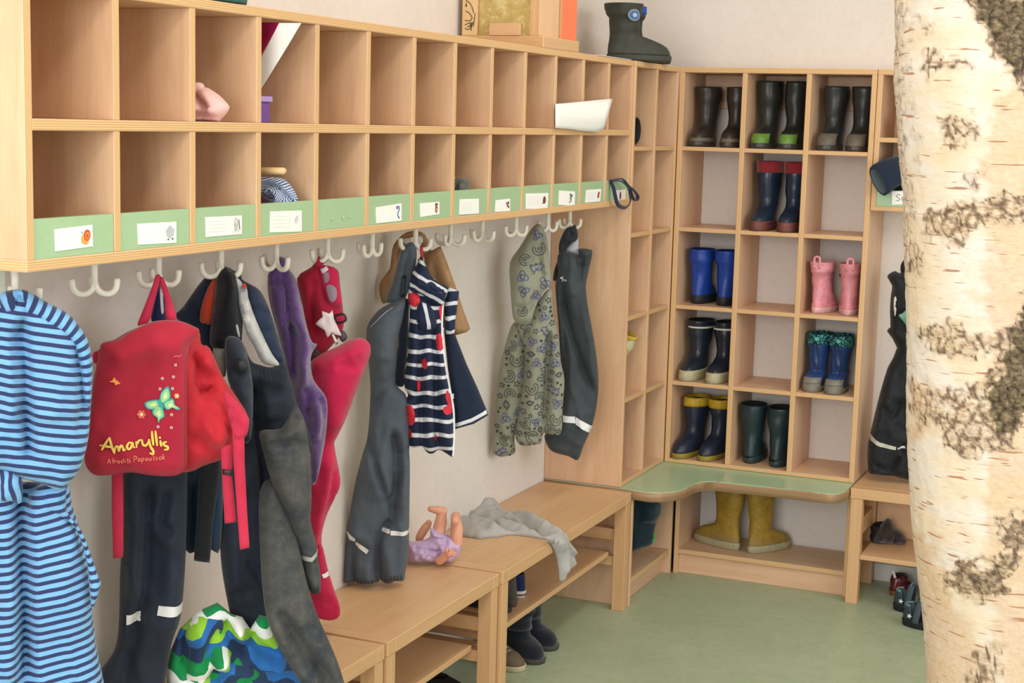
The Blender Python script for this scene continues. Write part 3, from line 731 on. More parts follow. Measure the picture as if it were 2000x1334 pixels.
        n = len(P); V, E, F, *_ = geometry.delaunay_2d_cdt([Vector(p) for p in np.vstack([P, G])], [(i, (i+1) % n) for i in range(n)], [], 1, 1e-7)
        V = np.array([(v.x, v.y) for v in V]); h, f, _ = s.h(V); ins = inside(V, s.P); h = np.where(ins, h, 0)
        own = bm is None; bm = bm or bmesh.new(); par = parent or s.o; Mi = mat_of(par).inverted(); uvl = bm.loops.layers.uv.verify()
        vs = [bm.verts.new(Mi @ s.pl.pt(a, b, hh+ff+lift)) for (a, b), hh, ff in zip(V, h, f)]
        for t in F:
            a, b, c = (V[i] for i in t[:3]); t = list(t) if (b[0]-a[0])*(c[1]-a[1])-(b[1]-a[1])*(c[0]-a[0]) > 0 else list(t)[::-1]
            try: ff = bm.faces.new([vs[i] for i in t])
            except ValueError: continue
            ff.smooth = True; ff.material_index = mi
            for l, i in zip(ff.loops, t): l[uvl].uv = V[i]
        if own:
            o = obj(name, bm, mat, par); 
            if label: o['label'] = label
            return o
    def strokes(s, name, mat, lines, width, parent=None, lift=.003, sm=3, inplane=False, label=None, taper=.6):
        """ribbons (written or printed lines) laid on the cloth; width in metres"""
        bm = bmesh.new(); par = parent or s.o; Mi = mat_of(par).inverted()
        for ln in lines:
            q = ln if inplane else [s.pl.hit(*p) for p in ln]
            q = np.array(crom(q, sm) if sm and len(q) > 2 else q, float)
            if len(q) == 2: q = np.array([q[0]+(q[1]-q[0])*k/4 for k in range(5)])
            if not inside(q, s.P).all(): continue
            h, f, _ = s.h(q); d = np.gradient(q, axis=0); nn = np.stack([-d[:, 1], d[:, 0]], 1); nn /= np.linalg.norm(nn, axis=1)[:, None]+1e-9
            K = len(q); rows = []
            for i in range(K):
                w = width/2*(taper+(1-taper)*min(1, 4*min(i, K-1-i)/K))
                rows.append([bm.verts.new(Mi @ s.pl.pt(*(q[i]+nn[i]*w*sg), h[i]+f[i]+lift)) for sg in (1, -1)])
            for a, b in zip(rows, rows[1:]):
                fc = bm.faces.new((a[1], b[1], b[0], a[0])); fc.smooth = True
        o = obj(name, bm, mat, par)
        if label: o['label'] = label
        return o
def lin_uv(a=0., b=1., k=.8, jit=0., sd=0):
    """pattern coordinate: v runs along a*s+b*z, and follows the relief of the folds"""
    def f(V, fo):
        v = a*V[:, 0]+b*V[:, 1]+k*fo
        if jit: v = v+np.array([jit*noise.noise(Vector((x*25+sd, z*14, sd))) for x, z in V])
        return np.stack([V[:, 0], v], 1)
    return f
def arc_uv(pl, pts, k=.3):
    q = np.array(crom([pl.hit(*p) for p in pts], 5)); A, B = q[:-1], q[1:]; L = np.concatenate([[0], np.cumsum(np.linalg.norm(B-A, axis=1))])
    def f(V, fo):
        d, i, t = seg_dist(V, A, B); return np.stack([d, L[i]+t*(L[i+1]-L[i])+k*fo], 1)
    return f
def striped(name, c1, c2, period, duty=.5, rough=.9, jit=.03, extra=None, sheen=.2):
    w = NT(name, rough, .15, sheen); uv = w.uv(); sx = w.n('ShaderNodeSeparateXYZ'); w.l(uv, sx.inputs[0])
    n1 = w.noise(uv, 60, 2); n3 = w.noise(uv, 900, 1); n2 = w.noise(uv, 7, 3)
    v = w.math('FRACT', w.math('ADD', w.math('MULTIPLY', sx.outputs[1], 1/period), w.math('MULTIPLY', n1, jit)))
    m1 = w.ramp(v, [(0, '#000000'), (.04, '#ffffff'), (duty, '#ffffff'), (duty+.05, '#000000')])
    col = w.mix(m1, c1, c2); col = w.mix(.16, col, w.ramp(n3, [(.3, '#202020'), (.7, '#c8c8c8')]), 'OVERLAY')
    col = w.mix(w.math('MULTIPLY', n2, .14), col, '#30405a')
    w.col(col); return w.bump(w.math('ADD', w.math('MULTIPLY', n3, .3), w.noise(uv, 45, 3)), .22, .0025).m
REFL = NT('reflective_tape', .35, .5).col('#e2e2e0').m
def garment(name, label, cat, x, y, z): return thing(name, label, cat, (x, y, z))
# ------------------------------------------------------------------ A: striped hooded overall at the left edge
NAVYST = striped('blue_navy_stripes', '#7db4dc', '#323a62', .0143, .46)
z1, z2, z3, z4 = zs(0, 540, 3.335), zs(0, 900, 3.074), zs(340, 500, 3.335), zs(340, 860, 2.814)
z5, z6, z7, z8 = zs(500, 480, 3.511), zs(650, 440, 2.9), zs(650, 800, 3.705), zs(930, 420, 2.667)
A = garment('hooded_overall', 'light blue and navy striped hooded overall at the far left, beside the red backpack', 'overall', -.1, -3.06, 1.2)
pa = Plane(-.1, -3.04, 47)
Panel(ID((-70, 900), (-20, 905), (45, 940), (128, 945), (140, 985), (158, 1040), (172, 1095), (182, 1150), (181, 1200), (187, 1260), (192, 1410), (-70, 1410)), pa.shift(-.02), .055, .05,
      [(z2((140, 120), (125, 400), (140, 800), (150, 1330)), -.03, .012), (z2((230, 200), (270, 400), (300, 900)), .008, .03), (z2((60, 300), (80, 700), (70, 1300)), .012, .02)], wr=.003, uv=lin_uv(-.16, 1, -.05), step=.009, zmin=.375, seed=3).build('body', NAVYST, A)
Panel(z2((380, 135), (400, 300), (490, 420), (545, 560), (590, 690), (606, 735), (590, 800), (555, 890), (540, 800), (520, 600), (450, 400), (330, 330), (290, 395), (240, 400), (170, 200)), pa.shift(.02), .02, .03, wr=.003, uv=lin_uv(-.12, 1, -.05), step=.009, seed=5).build('sleeve', NAVYST, A)
hood = ID((-60, 600), (0, 580), (12, 568), (48, 567), (60, 572), (100, 595), (130, 612), (155, 640), (172, 670), (181, 705), (179, 760), (176, 820), (172, 860), (160, 905), (142, 933), (118, 955), (75, 942), (30, 930), (0, 918), (-60, 900))
Panel(hood, pa.shift(.035), .06, .055, [(z1((140, 240), (150, 500), (170, 900), (185, 1150)), -.022, .008), (z1((480, 420), (510, 560), (530, 800), (520, 1000)), -.012, .008), (z1((60, 500), (95, 700), (60, 900)), .012, .014),
      (z1((100, 300), (100, 600), (120, 900)), -.012, .007), (z1((330, 600), (350, 900)), .008, .05)], wr=.002, uv=lin_uv(.16, 1, -.05), step=.008, seed=8).build('hood', NAVYST, A)
brim = z1((0, 125), (40, 95), (160, 87), (300, 165), (440, 240), (520, 330), (575, 420), (600, 560), (598, 700), (590, 850), (545, 800), (525, 640), (510, 540), (480, 460), (420, 400), (340, 355), (240, 290), (150, 255), (70, 245), (0, 255))
Panel(brim, pa.shift(.062), .028, .03, [(z1((128, 90), (130, 250)), -.015, .006)], wr=.001, uv=arc_uv(pa, z1((0, 190), (60, 165), (140, 165), (260, 220), (380, 300), (480, 390), (540, 500), (560, 640), (560, 850))), step=.007, seed=4).build('hood_band', NAVYST, A)
Panel(z2((-40, 60), (50, 50), (130, 110), (130, 250), (60, 240), (-40, 230)), pa.shift(.06), .02, .02, wr=.002, uv=lin_uv(1, .1), seed=2).build('collar', NAVYST, A)

# ------------------------------------------------------------------ B: red backpack
RED = fabric('red_nylon', '#c62a36', '#b3242f', .7, 700, 8, .1); REDF = fabric('red_canvas_flap', '#b3283c', '#a02236', .85, 800, 5, .15); REDW = fabric('red_webbing', '#cc3450', '#b82c46', .75, 500, 10, .1)
B = garment('backpack', 'red child backpack with embroidered butterfly and yellow name, hanging on a hook', 'backpack', -.1, -2.68, 1.)
pb = Plane(-.13, -2.69, 48, .045)
bag = Panel(z1((640, 480), (700, 440), (900, 330), (1150, 290), (1290, 345), (1310, 440)) + [(410, 680), (435, 735), (462, 775), (484, 812), (482, 845), (465, 862), (452, 882), (425, 898), (395, 908), (366, 920), (300, 922), (230, 918), (195, 905), (185, 880), (185, 760), (190, 690)], pb, .075, .07,
      [(z3((100, 600), (170, 720), (260, 800)), -.022, .01), (z3((140, 860), (200, 870), (250, 820)), -.016, .007), (z3((170, 640), (300, 760), (440, 1000)), .018, .012), (z3((150, 1000), (250, 1150), (290, 1020), (250, 900)), .012, .012),
       (z3((90, 1120), (180, 1200), (270, 1290)), -.01, .01), (z3((120, 700), (140, 820), (240, 860)), -.014, .008), (z3((270, 860), (300, 1050), (350, 1100)), -.012, .008)], wr=.009, wf=(22, 18), step=.008, back=.5, seed=11, full=True, cr=.004).build('bag_body', RED, B)
flap = Panel(z1((640, 540), (650, 470), (670, 432), (760, 405), (900, 330), (1010, 290), (1150, 285), (1250, 320), (1297, 345), (1285, 385), (1240, 440), (1225, 500), (1215, 700), (1215, 1000), (1218, 1200), (1190, 1270), (1120, 1300), (980, 1295), (850, 1275), (700, 1295), (610, 1290), (560, 1235), (548, 1150), (575, 980), (595, 800), (615, 640)), pb.shift(.088), .02, .05,
      [(z1((660, 1000), (850, 760), (1060, 420)), -.006, .02), (z1((700, 480), (950, 430), (1230, 440)), .012, .03), (z1((1180, 480), (1180, 900), (1190, 1200)), .004, .015), (z1((600, 1230), (850, 1230), (1180, 1240)), .004, .02)], wr=.003, wf=(14, 10), step=.008, back=.3, seed=13, sm=3).build('flap', REDF, B)
flap.strokes('piping', M('#8e1f30', .8), [z1((560, 1228), (615, 1280), (700, 1284), (850, 1264), (980, 1284), (1115, 1288), (1182, 1262), (1206, 1200), (1203, 1000), (1203, 700), (1213, 505))], .0018)
flap.strokes('name_lettering', M('#e8c25a', .7), [z1(*p) for p in (
    [(655, 1112), (680, 1070), (707, 1028)], [(705, 1028), (718, 1080), (738, 1134)], [(642, 1084), (680, 1085), (724, 1092)],
    [(738, 1132), (742, 1096), (752, 1084), (762, 1095), (765, 1116), (772, 1090), (782, 1080), (792, 1094), (796, 1112), (808, 1104)],
    [(855, 1068), (834, 1066), (819, 1088), (828, 1106), (846, 1096), (857, 1066), (860, 1090), (872, 1100)],
    [(882, 1100), (882, 1058), (884, 1076), (896, 1056), (912, 1048)], [(918, 1046), (922, 1076), (938, 1086), (956, 1072), (964, 1044)], [(964, 1044), (972, 1090), (990, 1120), (988, 1140), (966, 1132)],
    [(982, 992), (986, 1040), (992, 1086)], [(1004, 990), (1010, 1040), (1016, 1088)], [(1036, 1052), (1042, 1092)], [(1029, 1030), (1033, 1036), (1031, 1040)], [(1078, 1062), (1058, 1066), (1062, 1084), (1084, 1094), (1082, 1110), (1060, 1112)])], .0042, lift=.0035)
FONT = {'A': [[(0, 0), (.3, 1), (.6, 0)], [(.1, .4), (.5, .4)]], 'f': [[(.4, .9), (.25, 1), (.18, .8), (.18, 0)], [(0, .55), (.4, .55)]], 'r': [[(0, .55), (0, 0)], [(0, .35), (.15, .55), (.3, .5)]], 'o': [[(.2, .55), (0, .3), (.2, 0), (.4, .28), (.2, .55)]],
        'd': [[(.38, .5), (.15, .55), (0, .25), (.2, 0), (.38, .2)], [(.4, 1), (.38, 0)]], 'i': [[(.05, .55), (.05, 0)], [(.05, .75), (.07, .82)]], 't': [[(.15, .9), (.15, .1), (.3, 0)], [(0, .6), (.32, .6)]], 'P': [[(.05, 0), (.05, 1), (.45, .95), (.5, .7), (.35, .5), (.05, .48)]],
        'a': [[(.36, .5), (.12, .55), (0, .25), (.15, 0), (.35, .2)], [(.37, .55), (.4, 0)]], 'p': [[(.02, .55), (.02, -.45)], [(.02, .45), (.25, .55), (.38, .28), (.2, 0), (.02, .12)]], 'u': [[(0, .55), (.02, .1), (.2, 0), (.36, .15)], [(.37, .55), (.38, 0)]], 's': [[(.32, .5), (.1, .52), (.08, .35), (.3, .2), (.25, .02), (0, .05)]], 'k': [[(.02, 1), (.02, 0)], [(.32, .55), (.04, .25), (.34, 0)]], ' ': []}
def write(txt, u0, v0, u1, v1, hgt):
    W = {c: .62 for c in FONT}; W.update({'i': .3, 't': .45, 'r': .45, 'f': .48, ' ': .45, 'P': .7, 'A': .75}); tot = sum(W[c] for c in txt); x = 0; out = []
    for c in txt:
        for st in FONT[c]: out.append([(u0+(u1-u0)*(x+px)/tot, v0+(v1-v0)*(x+px)/tot-py*hgt) for px, py in st])
        x += W[c]
    return out
flap.strokes('second_lettering', M('#d9705a', .8), [z1(*p) for p in write('Afroditi Papoutsak', 692, 1202, 1076, 1172, 34)], .0017, lift=.0035)
bfm = bmesh.new(); GRN = [M('#8fc98a', .8), M('#3f9a9a', .8), M('#c9dc9a', .8)]
wings = (z1((941, 812), (972, 798), (1012, 792), (1040, 806), (1032, 832), (1002, 850), (966, 852), (944, 836)), z1((992, 846), (1036, 824), (1052, 850), (1062, 896), (1038, 914), (1024, 936), (1016, 906), (990, 884)),
         z1((1034, 802), (1038, 758), (1058, 724), (1086, 706), (1097, 736), (1100, 776), (1080, 802), (1050, 816)), z1((1056, 812), (1094, 788), (1122, 788), (1128, 820), (1159, 842), (1144, 852), (1114, 842), (1088, 854), (1066, 842)))
def grow(p, k): c = np.mean(p, 0); return [tuple(c+(np.array(q)-c)*k) for q in p]
for w_ in wings:
    flap.decal('', None, grow(w_, 1.07), bm=bfm, sm=3, step=.004, mi=1, lift=.0028); flap.decal('', None, grow(w_, .84), bm=bfm, sm=3, step=.004, mi=0, lift=.0036); flap.decal('', None, grow(w_, .42), bm=bfm, sm=3, step=.004, mi=2, lift=.0043)
flap.decal('', None, z1((1018, 800), (1030, 785), (1048, 815), (1056, 850), (1046, 850), (1030, 825)), bm=bfm, sm=2, step=.004, mi=1, lift=.0048)
obj('butterfly_patch', bfm, GRN, flap.o)['label'] = 'green embroidered butterfly'
def blossom(c, r, pet, mid, n=6, ring=False):
    bm = bmesh.new()
    for k in range(n):
        a = 2*PI*k/n; cu, cv = c[0]+math.cos(a)*r*.62, c[1]+math.sin(a)*r*.62
        flap.decal('', None, z1(*[(cu+math.cos(t*PI/4)*r*.33, cv+math.sin(t*PI/4)*r*.33) for t in range(8)]), bm=bm, step=.004, mi=0, lift=.003)
    flap.decal('', None, z1(*[(c[0]+math.cos(t*PI/4)*r*.36, c[1]+math.sin(t*PI/4)*r*.36) for t in range(8)]), bm=bm, step=.004, mi=1, lift=.0038)
    obj('flower_patch', bm, [pet, mid], flap.o)
blossom((915, 886), 31, M('#e0655a', .8), M('#f2dc8a', .8)); blossom((1142, 764), 20, M('#e58a5a', .8), M('#f6eab0', .8))
for c in ((1133, 562), (1120, 640), (1050, 652), (1115, 717), (1035, 720), (1110, 887), (1022, 965), (1108, 970)): blossom(c, 11, M('#e0d2cc', .7), M('#7c5a50', .8), 5)
bm = bmesh.new()
for p in ([(702, 668), (722, 662), (738, 640), (748, 660), (762, 664), (748, 680)], [(738, 676), (760, 668), (780, 684), (758, 688), (742, 694)]): flap.decal('', None, z1(*p), bm=bm, step=.004, lift=.003)
obj('small_butterfly_patch', bm, M('#e8914a', .8), flap.o)
flap.strokes('faint_mark', M('#c9606a', .8), [z1((1115, 508), (1135, 500), (1150, 506), (1170, 498))], .002)
lp = pb.shift(.03)
Panel(z1((895, 315), (930, 220), (985, 80), (1010, 5), (1025, -15), (1045, -2), (1035, 60), (1000, 190), (975, 290), (930, 312)), lp, .009, .012, wr=.001, step=.006, seed=1).build('grab_loop', REDW, B)
Panel(z1((1035, 10), (1060, 5), (1085, 60), (1120, 160), (1152, 285), (1085, 285), (1070, 150), (1045, 60)), lp.shift(-.006), .009, .012, wr=.001, step=.006, seed=2).build('grab_loop', REDW, B)
Panel(z1((1020, 70), (1040, 30), (1075, 90), (1085, 285), (985, 290), (1005, 170)), lp.shift(-.04), .01, .02, wr=.002, seed=5).build('back_padding', fabric('navy_lining', '#2c3768', '#232c54'), B)
Panel(z1((1040, 50), (1058, 40), (1062, 150), (1068, 225), (1055, 250), (1046, 190)), lp.shift(-.022), .003, .004, wr=0, step=.006).build('care_label', M('#dcd8d4', .8), B)
Panel(z1((605, 500), (640, 485), (650, 520), (640, 545), (615, 570), (605, 540)), pb.shift(-.01), .02, .02, wr=.002).build('side_buckle', REDW, B)
Panel([(218, 905), (240, 905), (241, 1000), (241, 1078), (240, 1088), (221, 1091), (218, 1000)], pb.shift(.0), .004, .006, wr=.0006, step=.007, sm=0).build('strap', REDW, B)
sp = pb.shift(.08)
Panel(z3((318, 890), (360, 900), (420, 960), (478, 1040), (490, 1080), (470, 1160), (400, 1200), (380, 1140), (345, 1010)), sp, .012, .02, [(z3((330, 900), (400, 1080), (440, 1140)), -.006, .006)], wr=.002, seed=3).build('shoulder_strap', REDW, B)
Panel(z4((255, 30), (325, 20), (320, 200), (345, 450), (278, 458), (266, 250)), sp.shift(-.012), .004, .006, wr=.0006, step=.007, sm=0).build('strap', REDW, B)
Panel(z4((320, -60), (386, -70), (388, 120), (402, 400), (415, 590), (362, 602), (345, 380), (326, 120)), sp, .004, .006, wr=.0008, step=.007, sm=0).build('strap', REDW, B)
Panel(z4((264, 158), (322, 162), (322, 196), (266, 188)), sp.shift(-.006), .009, .008, wr=0, step=.006, sm=0).build('buckle', M('#3a2c30', .4), B)

# ------------------------------------------------------------------ C: navy rain trousers under the backpack
NAVR = fabric('navy_rainwear', '#2c3240', '#242a38', .6, 900, 9, .1); TEAL = fabric('dark_teal_cloth', '#213a50', '#1a2c40'); BLK = fabric('black_cloth', '#1d1e22', '#17181c', .85)
Cg = garment('rain_trousers', 'navy rain trousers with two reflective bands hanging below the red backpack', 'trousers', -.15, -2.66, 1.)
pc = Plane(-.15, -2.65, 49)
tr = Panel([(240, 890), (365, 890)] + z2((1125, 60), (1120, 400), (1108, 700), (1085, 925), (1040, 1060), (1010, 1200), (985, 1400), (985, 1560), (560, 1560), (570, 1380), (590, 1280), (680, 1150), (712, 1000), (720, 700), (735, 400), (738, 60)), pc, .045, .045,
      [(z2((900, 90), (880, 400), (850, 800), (740, 1300)), -.018, .012), (z2((1000, 150), (960, 380), (1030, 380)), -.014, .008), (z2((960, 390), (1000, 470), (1035, 390)), .008, .01), (z2((800, 300), (790, 800)), .01, .025), (z2((1040, 600), (1020, 1000)), .01, .03), (z2((960, 430), (950, 600), (930, 800)), -.008, .012)], wr=.005, zmin=.376, seed=21).build('trousers_cloth', NAVR, Cg)
tr.decal('reflective_band', REFL, z2((752, 896), (842, 888), (840, 948), (752, 956))); tr.decal('reflective_band', REFL, z2((940, 828), (1000, 820), (1094, 828), (1086, 884), (930, 884)))
# teal jacket and a black strap between the backpack and the dungarees
Tj = garment('jacket', 'dark teal jacket hem showing between backpack and dungarees, dark strap in front of it', 'jacket', -.16, -2.52, .9)
pt = Plane(-.165, -2.56, 49)
Panel(z4((70, 0), (250, 0), (270, 200), (255, 590), (205, 602), (150, 600), (60, 600), (62, 300)), pt, .025, .03, [(z4((110, 200), (105, 580)), -.008, .01)], wr=.003, seed=6).build('jacket_body', TEAL, Tj)
Panel(z4((155, 60), (255, 40), (250, 200), (215, 450), (196, 674), (108, 662), (125, 450), (140, 200)), pt.shift(.035), .006, .008, wr=.001, sm=0).build('strap', BLK, Tj)

# ------------------------------------------------------------------ D: black jacket and dark dungarees with a mud-stained leg
def muddy():
    w = NT('muddy_navy_rainwear', .7, .2, .1); uv = w.uv(); n1 = w.noise(uv, 14, 5, .65); n2 = w.noise(uv, 60, 4, .7); n3 = w.noise(uv, 900, 1)
    c = w.mix(w.ramp(n1, [(.35, '#000000'), (.68, '#ffffff')]), '#33383e', '#54524c'); c = w.mix(w.math('MULTIPLY', w.ramp(n2, [(.5, '#000000'), (.75, '#ffffff')]), .5), c, '#686458')
    w.col(c); return w.bump(w.math('ADD', n2, n3), .25, .0025).m
MUD = muddy(); DN = fabric('dark_navy_rainwear', '#2a303c', '#1f242e', .65, 900, 8, .1); DN2 = fabric('blue_black_cloth', '#24324a', '#1a2438', .8); NV = fabric('navy_quilted_cloth', '#273449', '#1e2a3e', .75, 700, 10); BK = fabric('knit_black', '#17181d', '#101116', .95)
Dg = garment('rain_dungarees', 'dark navy rain dungarees with mud-grey legs, over a black jacket, right of the backpack', 'dungarees', -.13, -2.43, 1.1)
pd = Plane(-.13, -2.45, 50)
Panel(z3((10, 400), (60, 330), (200, 140), (300, 100), (330, 70), (390, 95), (450, 170), (440, 560), (400, 720), (220, 720), (150, 540)), pd.shift(-.02), .035, .04, wr=.004, seed=31).build('jacket_shell', DN2, Dg)
Panel(z3((240, 170), (278, 160), (268, 300), (238, 440), (205, 440), (168, 420), (185, 300)), pd.shift(.016), .014, .02, wr=.003, seed=2).build('orange_lining', fabric('orange_lining', '#c94a30', '#b8402a'), Dg)
Panel(z3((265, 260), (275, 130), (325, 68), (360, 85), (395, 110), (420, 180), (430, 330), (445, 500), (420, 540), (340, 560), (335, 610), (255, 605), (232, 520)), pd.shift(.02), .028, .03, [(z3((330, 150), (330, 550)), .008, .03)], wr=.003, seed=32).build('knit_collar', BK, Dg)
Panel(z3((255, 600), (335, 605), (335, 780), (290, 760), (262, 680)), pd.shift(.03), .01, .012, wr=.001).build('grey_label_patch', M('#908d88', .7), Dg)
Panel(z3((400, 450), (415, 448), (430, 525), (418, 530)), pd.shift(.05), .003, .004, wr=0).build('zip_pull', M('#a8a8a6', .4), Dg)
Panel(z3((380, 95), (440, 150), (500, 185), (560, 225), (610, 320), (650, 430), (690, 560), (725, 690), (690, 710), (560, 600), (500, 420), (430, 220)), pd.shift(.01), .032, .03, [(z3((480, 330), (620, 360)), -.006, .006), (z3((560, 480), (670, 470)), -.006, .006), (z3((600, 600), (700, 600)), -.005, .006)], wr=.004, seed=33).build('hood', NV, Dg)
Panel(z3((400, 140), (440, 170), (480, 260), (520, 380), (580, 520), (640, 640), (690, 710), (640, 715), (570, 690), (520, 590), (470, 500), (430, 350), (415, 230)), pd.shift(.035), .012, .02, [(z3((470, 400), (560, 600), (600, 690)), .008, .012)], wr=.006, wf=(60, 20), seed=34).build('pale_lining', fabric('pale_lining', '#d6d4d2', '#a8a6a4'), Dg)
Panel(z3((432, 200), (470, 190), (490, 330), (500, 440), (490, 510), (470, 470), (440, 380), (430, 300)), pd.shift(.05), .005, .008, wr=.002).build('care_label', fabric('mottled_label', '#d2cec8', '#6a6c72', .9, 300, 40), Dg)
Panel(z3((445, 178), (470, 185), (465, 215), (448, 205)), pd.shift(.058), .004, .006, wr=0).build('red_loop', M('#c2403a', .8), Dg)
# bib, straps, seat and legs of the dungarees
pdl = Plane(-.13, -2.45, 50, .03, .02)
sb_ = Panel(z3((330, 540), (400, 530), (450, 570), (500, 680), (560, 710), (640, 725), (720, 690), (755, 790), (800, 960), (860, 1090), (900, 1300)) + z4((600, 60), (640, 300), (560, 420), (510, 480), (540, 700), (600, 900), (640, 1150), (640, 1400), (500, 1430), (420, 1250), (330, 1040), (270, 760), (252, 560), (250, 200)) + z3((330, 1200), (420, 1000), (350, 800)), pdl, .038, .035,
      [(z3((510, 820), (530, 1000), (560, 1300)) + z4((490, 200), (500, 400)), -.022, .01), (z3((600, 900), (610, 1050)), .01, .02), (z4((380, 620), (470, 760), (520, 860)), -.012, .012), (z4((330, 500), (350, 800)), .008, .03), (z3((560, 780), (700, 800)), .008, .012)], wr=.006, zmin=.377, seed=35).build('seat_and_bib', DN, Dg)
sb_.strokes('waist_gather_shade', M('#1d232c', .8), [z3((555+24*k, 722+3*k), (560+25*k, 800)) for k in range(7)], .003)  # dark ribbons paint the shade between the waist folds
Panel(z3((335, 545), (420, 535), (470, 620), (500, 760), (515, 900), (500, 1190), (440, 1190), (380, 900), (345, 780)), pdl.shift(.035), .02, .03, [(z3((380, 640), (450, 640)), .006, .01), (z3((390, 760), (460, 760)), -.006, .006), (z3((410, 900), (490, 900)), .006, .012)], wr=.003, seed=36).build('shoulder_strap', fabric('dungaree_strap', '#343b48', '#2a303c', .7), Dg)
Panel(z3((400, 690), (430, 675), (470, 690), (478, 740), (440, 755), (405, 740)), pdl.shift(.062), .007, .008, wr=0, step=.006).build('buckle', M('#2a2c30', .4), Dg)
leg = Panel(z3((560, 1140), (700, 1120), (790, 980), (850, 1080), (890, 1300)) + z4((750, 60), (755, 300), (750, 440), (780, 560), (800, 700), (806, 770), (800, 830), (750, 835), (715, 740), (690, 620), (630, 450), (540, 240), (490, 60)), pdl.shift(.088), .035, .035,
      [(z3((580, 1160), (720, 1130), (790, 1090)), .012, .012), (z3((600, 1200), (760, 1200), (880, 1250)), -.012, .008), (z3((740, 1100), (800, 1030)), -.014, .008), (z4((560, 80), (650, 250), (700, 500)), .008, .03)], wr=.009, wf=(26, 18), seed=37).build('muddy_leg', MUD, Dg, 'mud-stained grey leg')
leg.decal('reflective_band', NT('dull_reflective_tape', .5, .4).col('#a8a59a').m, z4((686, 622), (740, 620), (786, 588), (790, 610), (745, 646), (692, 648)))
leg.strokes('cuff_gather_shade', M('#24272c', .8), [z4((728 + 14*k, 786), (734 + 12*k, 828)) for k in range(5)], .002)  # crease shade of the drawn-in cuff, laid on as dark lines
Panel(z4((470, 280), (560, 230), (660, 480), (720, 740), (760, 880), (800, 990), (850, 1100), (900, 1220), (935, 1330), (955, 1420), (760, 1420), (680, 1310), (610, 1190), (530, 1040), (495, 900), (475, 650)), Plane(-.1, -2.43, 50, -.002, .27), .04, .035,
      [(z4((560, 900), (700, 1120), (860, 1330)), -.016, .012), (z4((520, 560), (640, 740), (740, 1000)), .01, .03), (z4((600, 1180), (720, 1200), (860, 1300)), -.008, .012)], wr=.004, seed=38).build('long_leg', MUD, Dg)

# ------------------------------------------------------------------ E: purple fleece jacket
PUR = fabric('purple_fleece', '#6a4a82', '#553a6c', .95, 500, 9, .5)
E_ = garment('fleece_jacket', 'purple fleece jacket hanging between the dark dungarees and the red overall', 'jacket', -.13, -2.25, 1.)
pe = Plane(-.14, -2.25, 51)
fl = Panel(z5((80, 210), (95, 170), (125, 100), (165, 76), (200, 85), (225, 160), (270, 220), (310, 380), (350, 560), (385, 660), (418, 675), (385, 730), (375, 800), (395, 920), (470, 1020), (490, 1100), (485, 1220)) + [(634, 860), (622, 925), (610, 948), (600, 905), (575, 850)] + z5((250, 1050), (200, 830), (160, 640), (100, 420), (80, 300)), pe, .048, .045,
      [(z5((170, 120), (185, 250), (210, 450), (250, 620)), -.012, .008), (z5((205, 460), (290, 540), (320, 640), (300, 800), (295, 1000)), .014, .012), (z5((255, 260), (290, 400), (330, 600)), .006, .012), (z5((310, 940), (350, 1040), (340, 1150)), -.012, .008), (z5((385, 1050), (390, 1200), (360, 1300)), .012, .015), (z5((420, 1020), (450, 1120), (440, 1300)), -.009, .007), (z5((230, 500), (240, 700), (250, 900)), -.014, .008), (z5((200, 200), (240, 420)), .01, .009), (z5((150, 700), (190, 850)), .008, .015), (z5((120, 160), (130, 260)), -.01, .006)], wr=.003, seed=41, step=.007).build('jacket_body', PUR, E_)
fl.strokes('zip_edge', M('#8b78a0', .8), [z5((300, 380), (340, 560), (375, 655), (408, 672), (372, 740), (366, 800), (390, 930), (462, 1030), (480, 1110), (474, 1220))], .003)
Panel(z5((95, 280), (150, 270), (200, 290), (205, 480), (190, 620), (150, 560), (110, 420)), pe.shift(.02), .03, .03, wr=.003, seed=42).build('sleeve', PUR, E_)

# ------------------------------------------------------------------ F: raspberry red overall
RSP = fabric('raspberry_fabric', '#cc2450', '#b81e46', .75, 700, 7, .2); RSP2 = fabric('raspberry_dark', '#b5203e', '#9e1a36', .8, 700, 7, .2)
Fg = garment('rain_overall', 'raspberry red padded overall with white star tag hanging right of the purple fleece', 'overall', -.13, -2.06, 1.)
pf = Plane(-.13, -2.06, 55)
Panel(z5((280, 225), (380, 145), (430, 75), (450, 120), (480, 140), (560, 165), (575, 260), (590, 380), (600, 480), (600, 560), (560, 640), (440, 760), (380, 720), (345, 560), (320, 420)), pf, .03, .04, [(z5((400, 200), (380, 400), (410, 600)), -.012, .01), (z5((440, 180), (460, 300), (500, 390)), -.008, .006), (z5((340, 250), (360, 420)), .008, .02)], wr=.005, wf=(30, 16), seed=51).build('bib', RSP2, Fg)
Panel(z5((415, 110), (425, 75), (436, 70), (440, 110), (470, 120), (440, 140), (400, 130)), pf.shift(.03), .006, .007, wr=.001).build('hanging_loop', RSP2, Fg)
bb = Panel(z5((440, 150), (490, 135), (555, 165), (575, 270), (590, 400), (540, 410), (500, 380), (470, 280)), pf.shift(.024), .012, .02, wr=.002, seed=4).build('back_panel', RSP, Fg)
bb.decal('grey_dot', M('#9a8590', .8), z5((462, 190), (492, 180), (500, 215), (490, 245), (470, 250)), sm=3); bb.decal('grey_dot', M('#9a8590', .8), z5((480, 275), (520, 265), (548, 295), (550, 345), (530, 380), (505, 370)), sm=3)
bb.decal('brand_label', M('#e4dcdc', .7), z5((440, 160), (482, 136), (494, 160), (455, 188)), lift=.006)
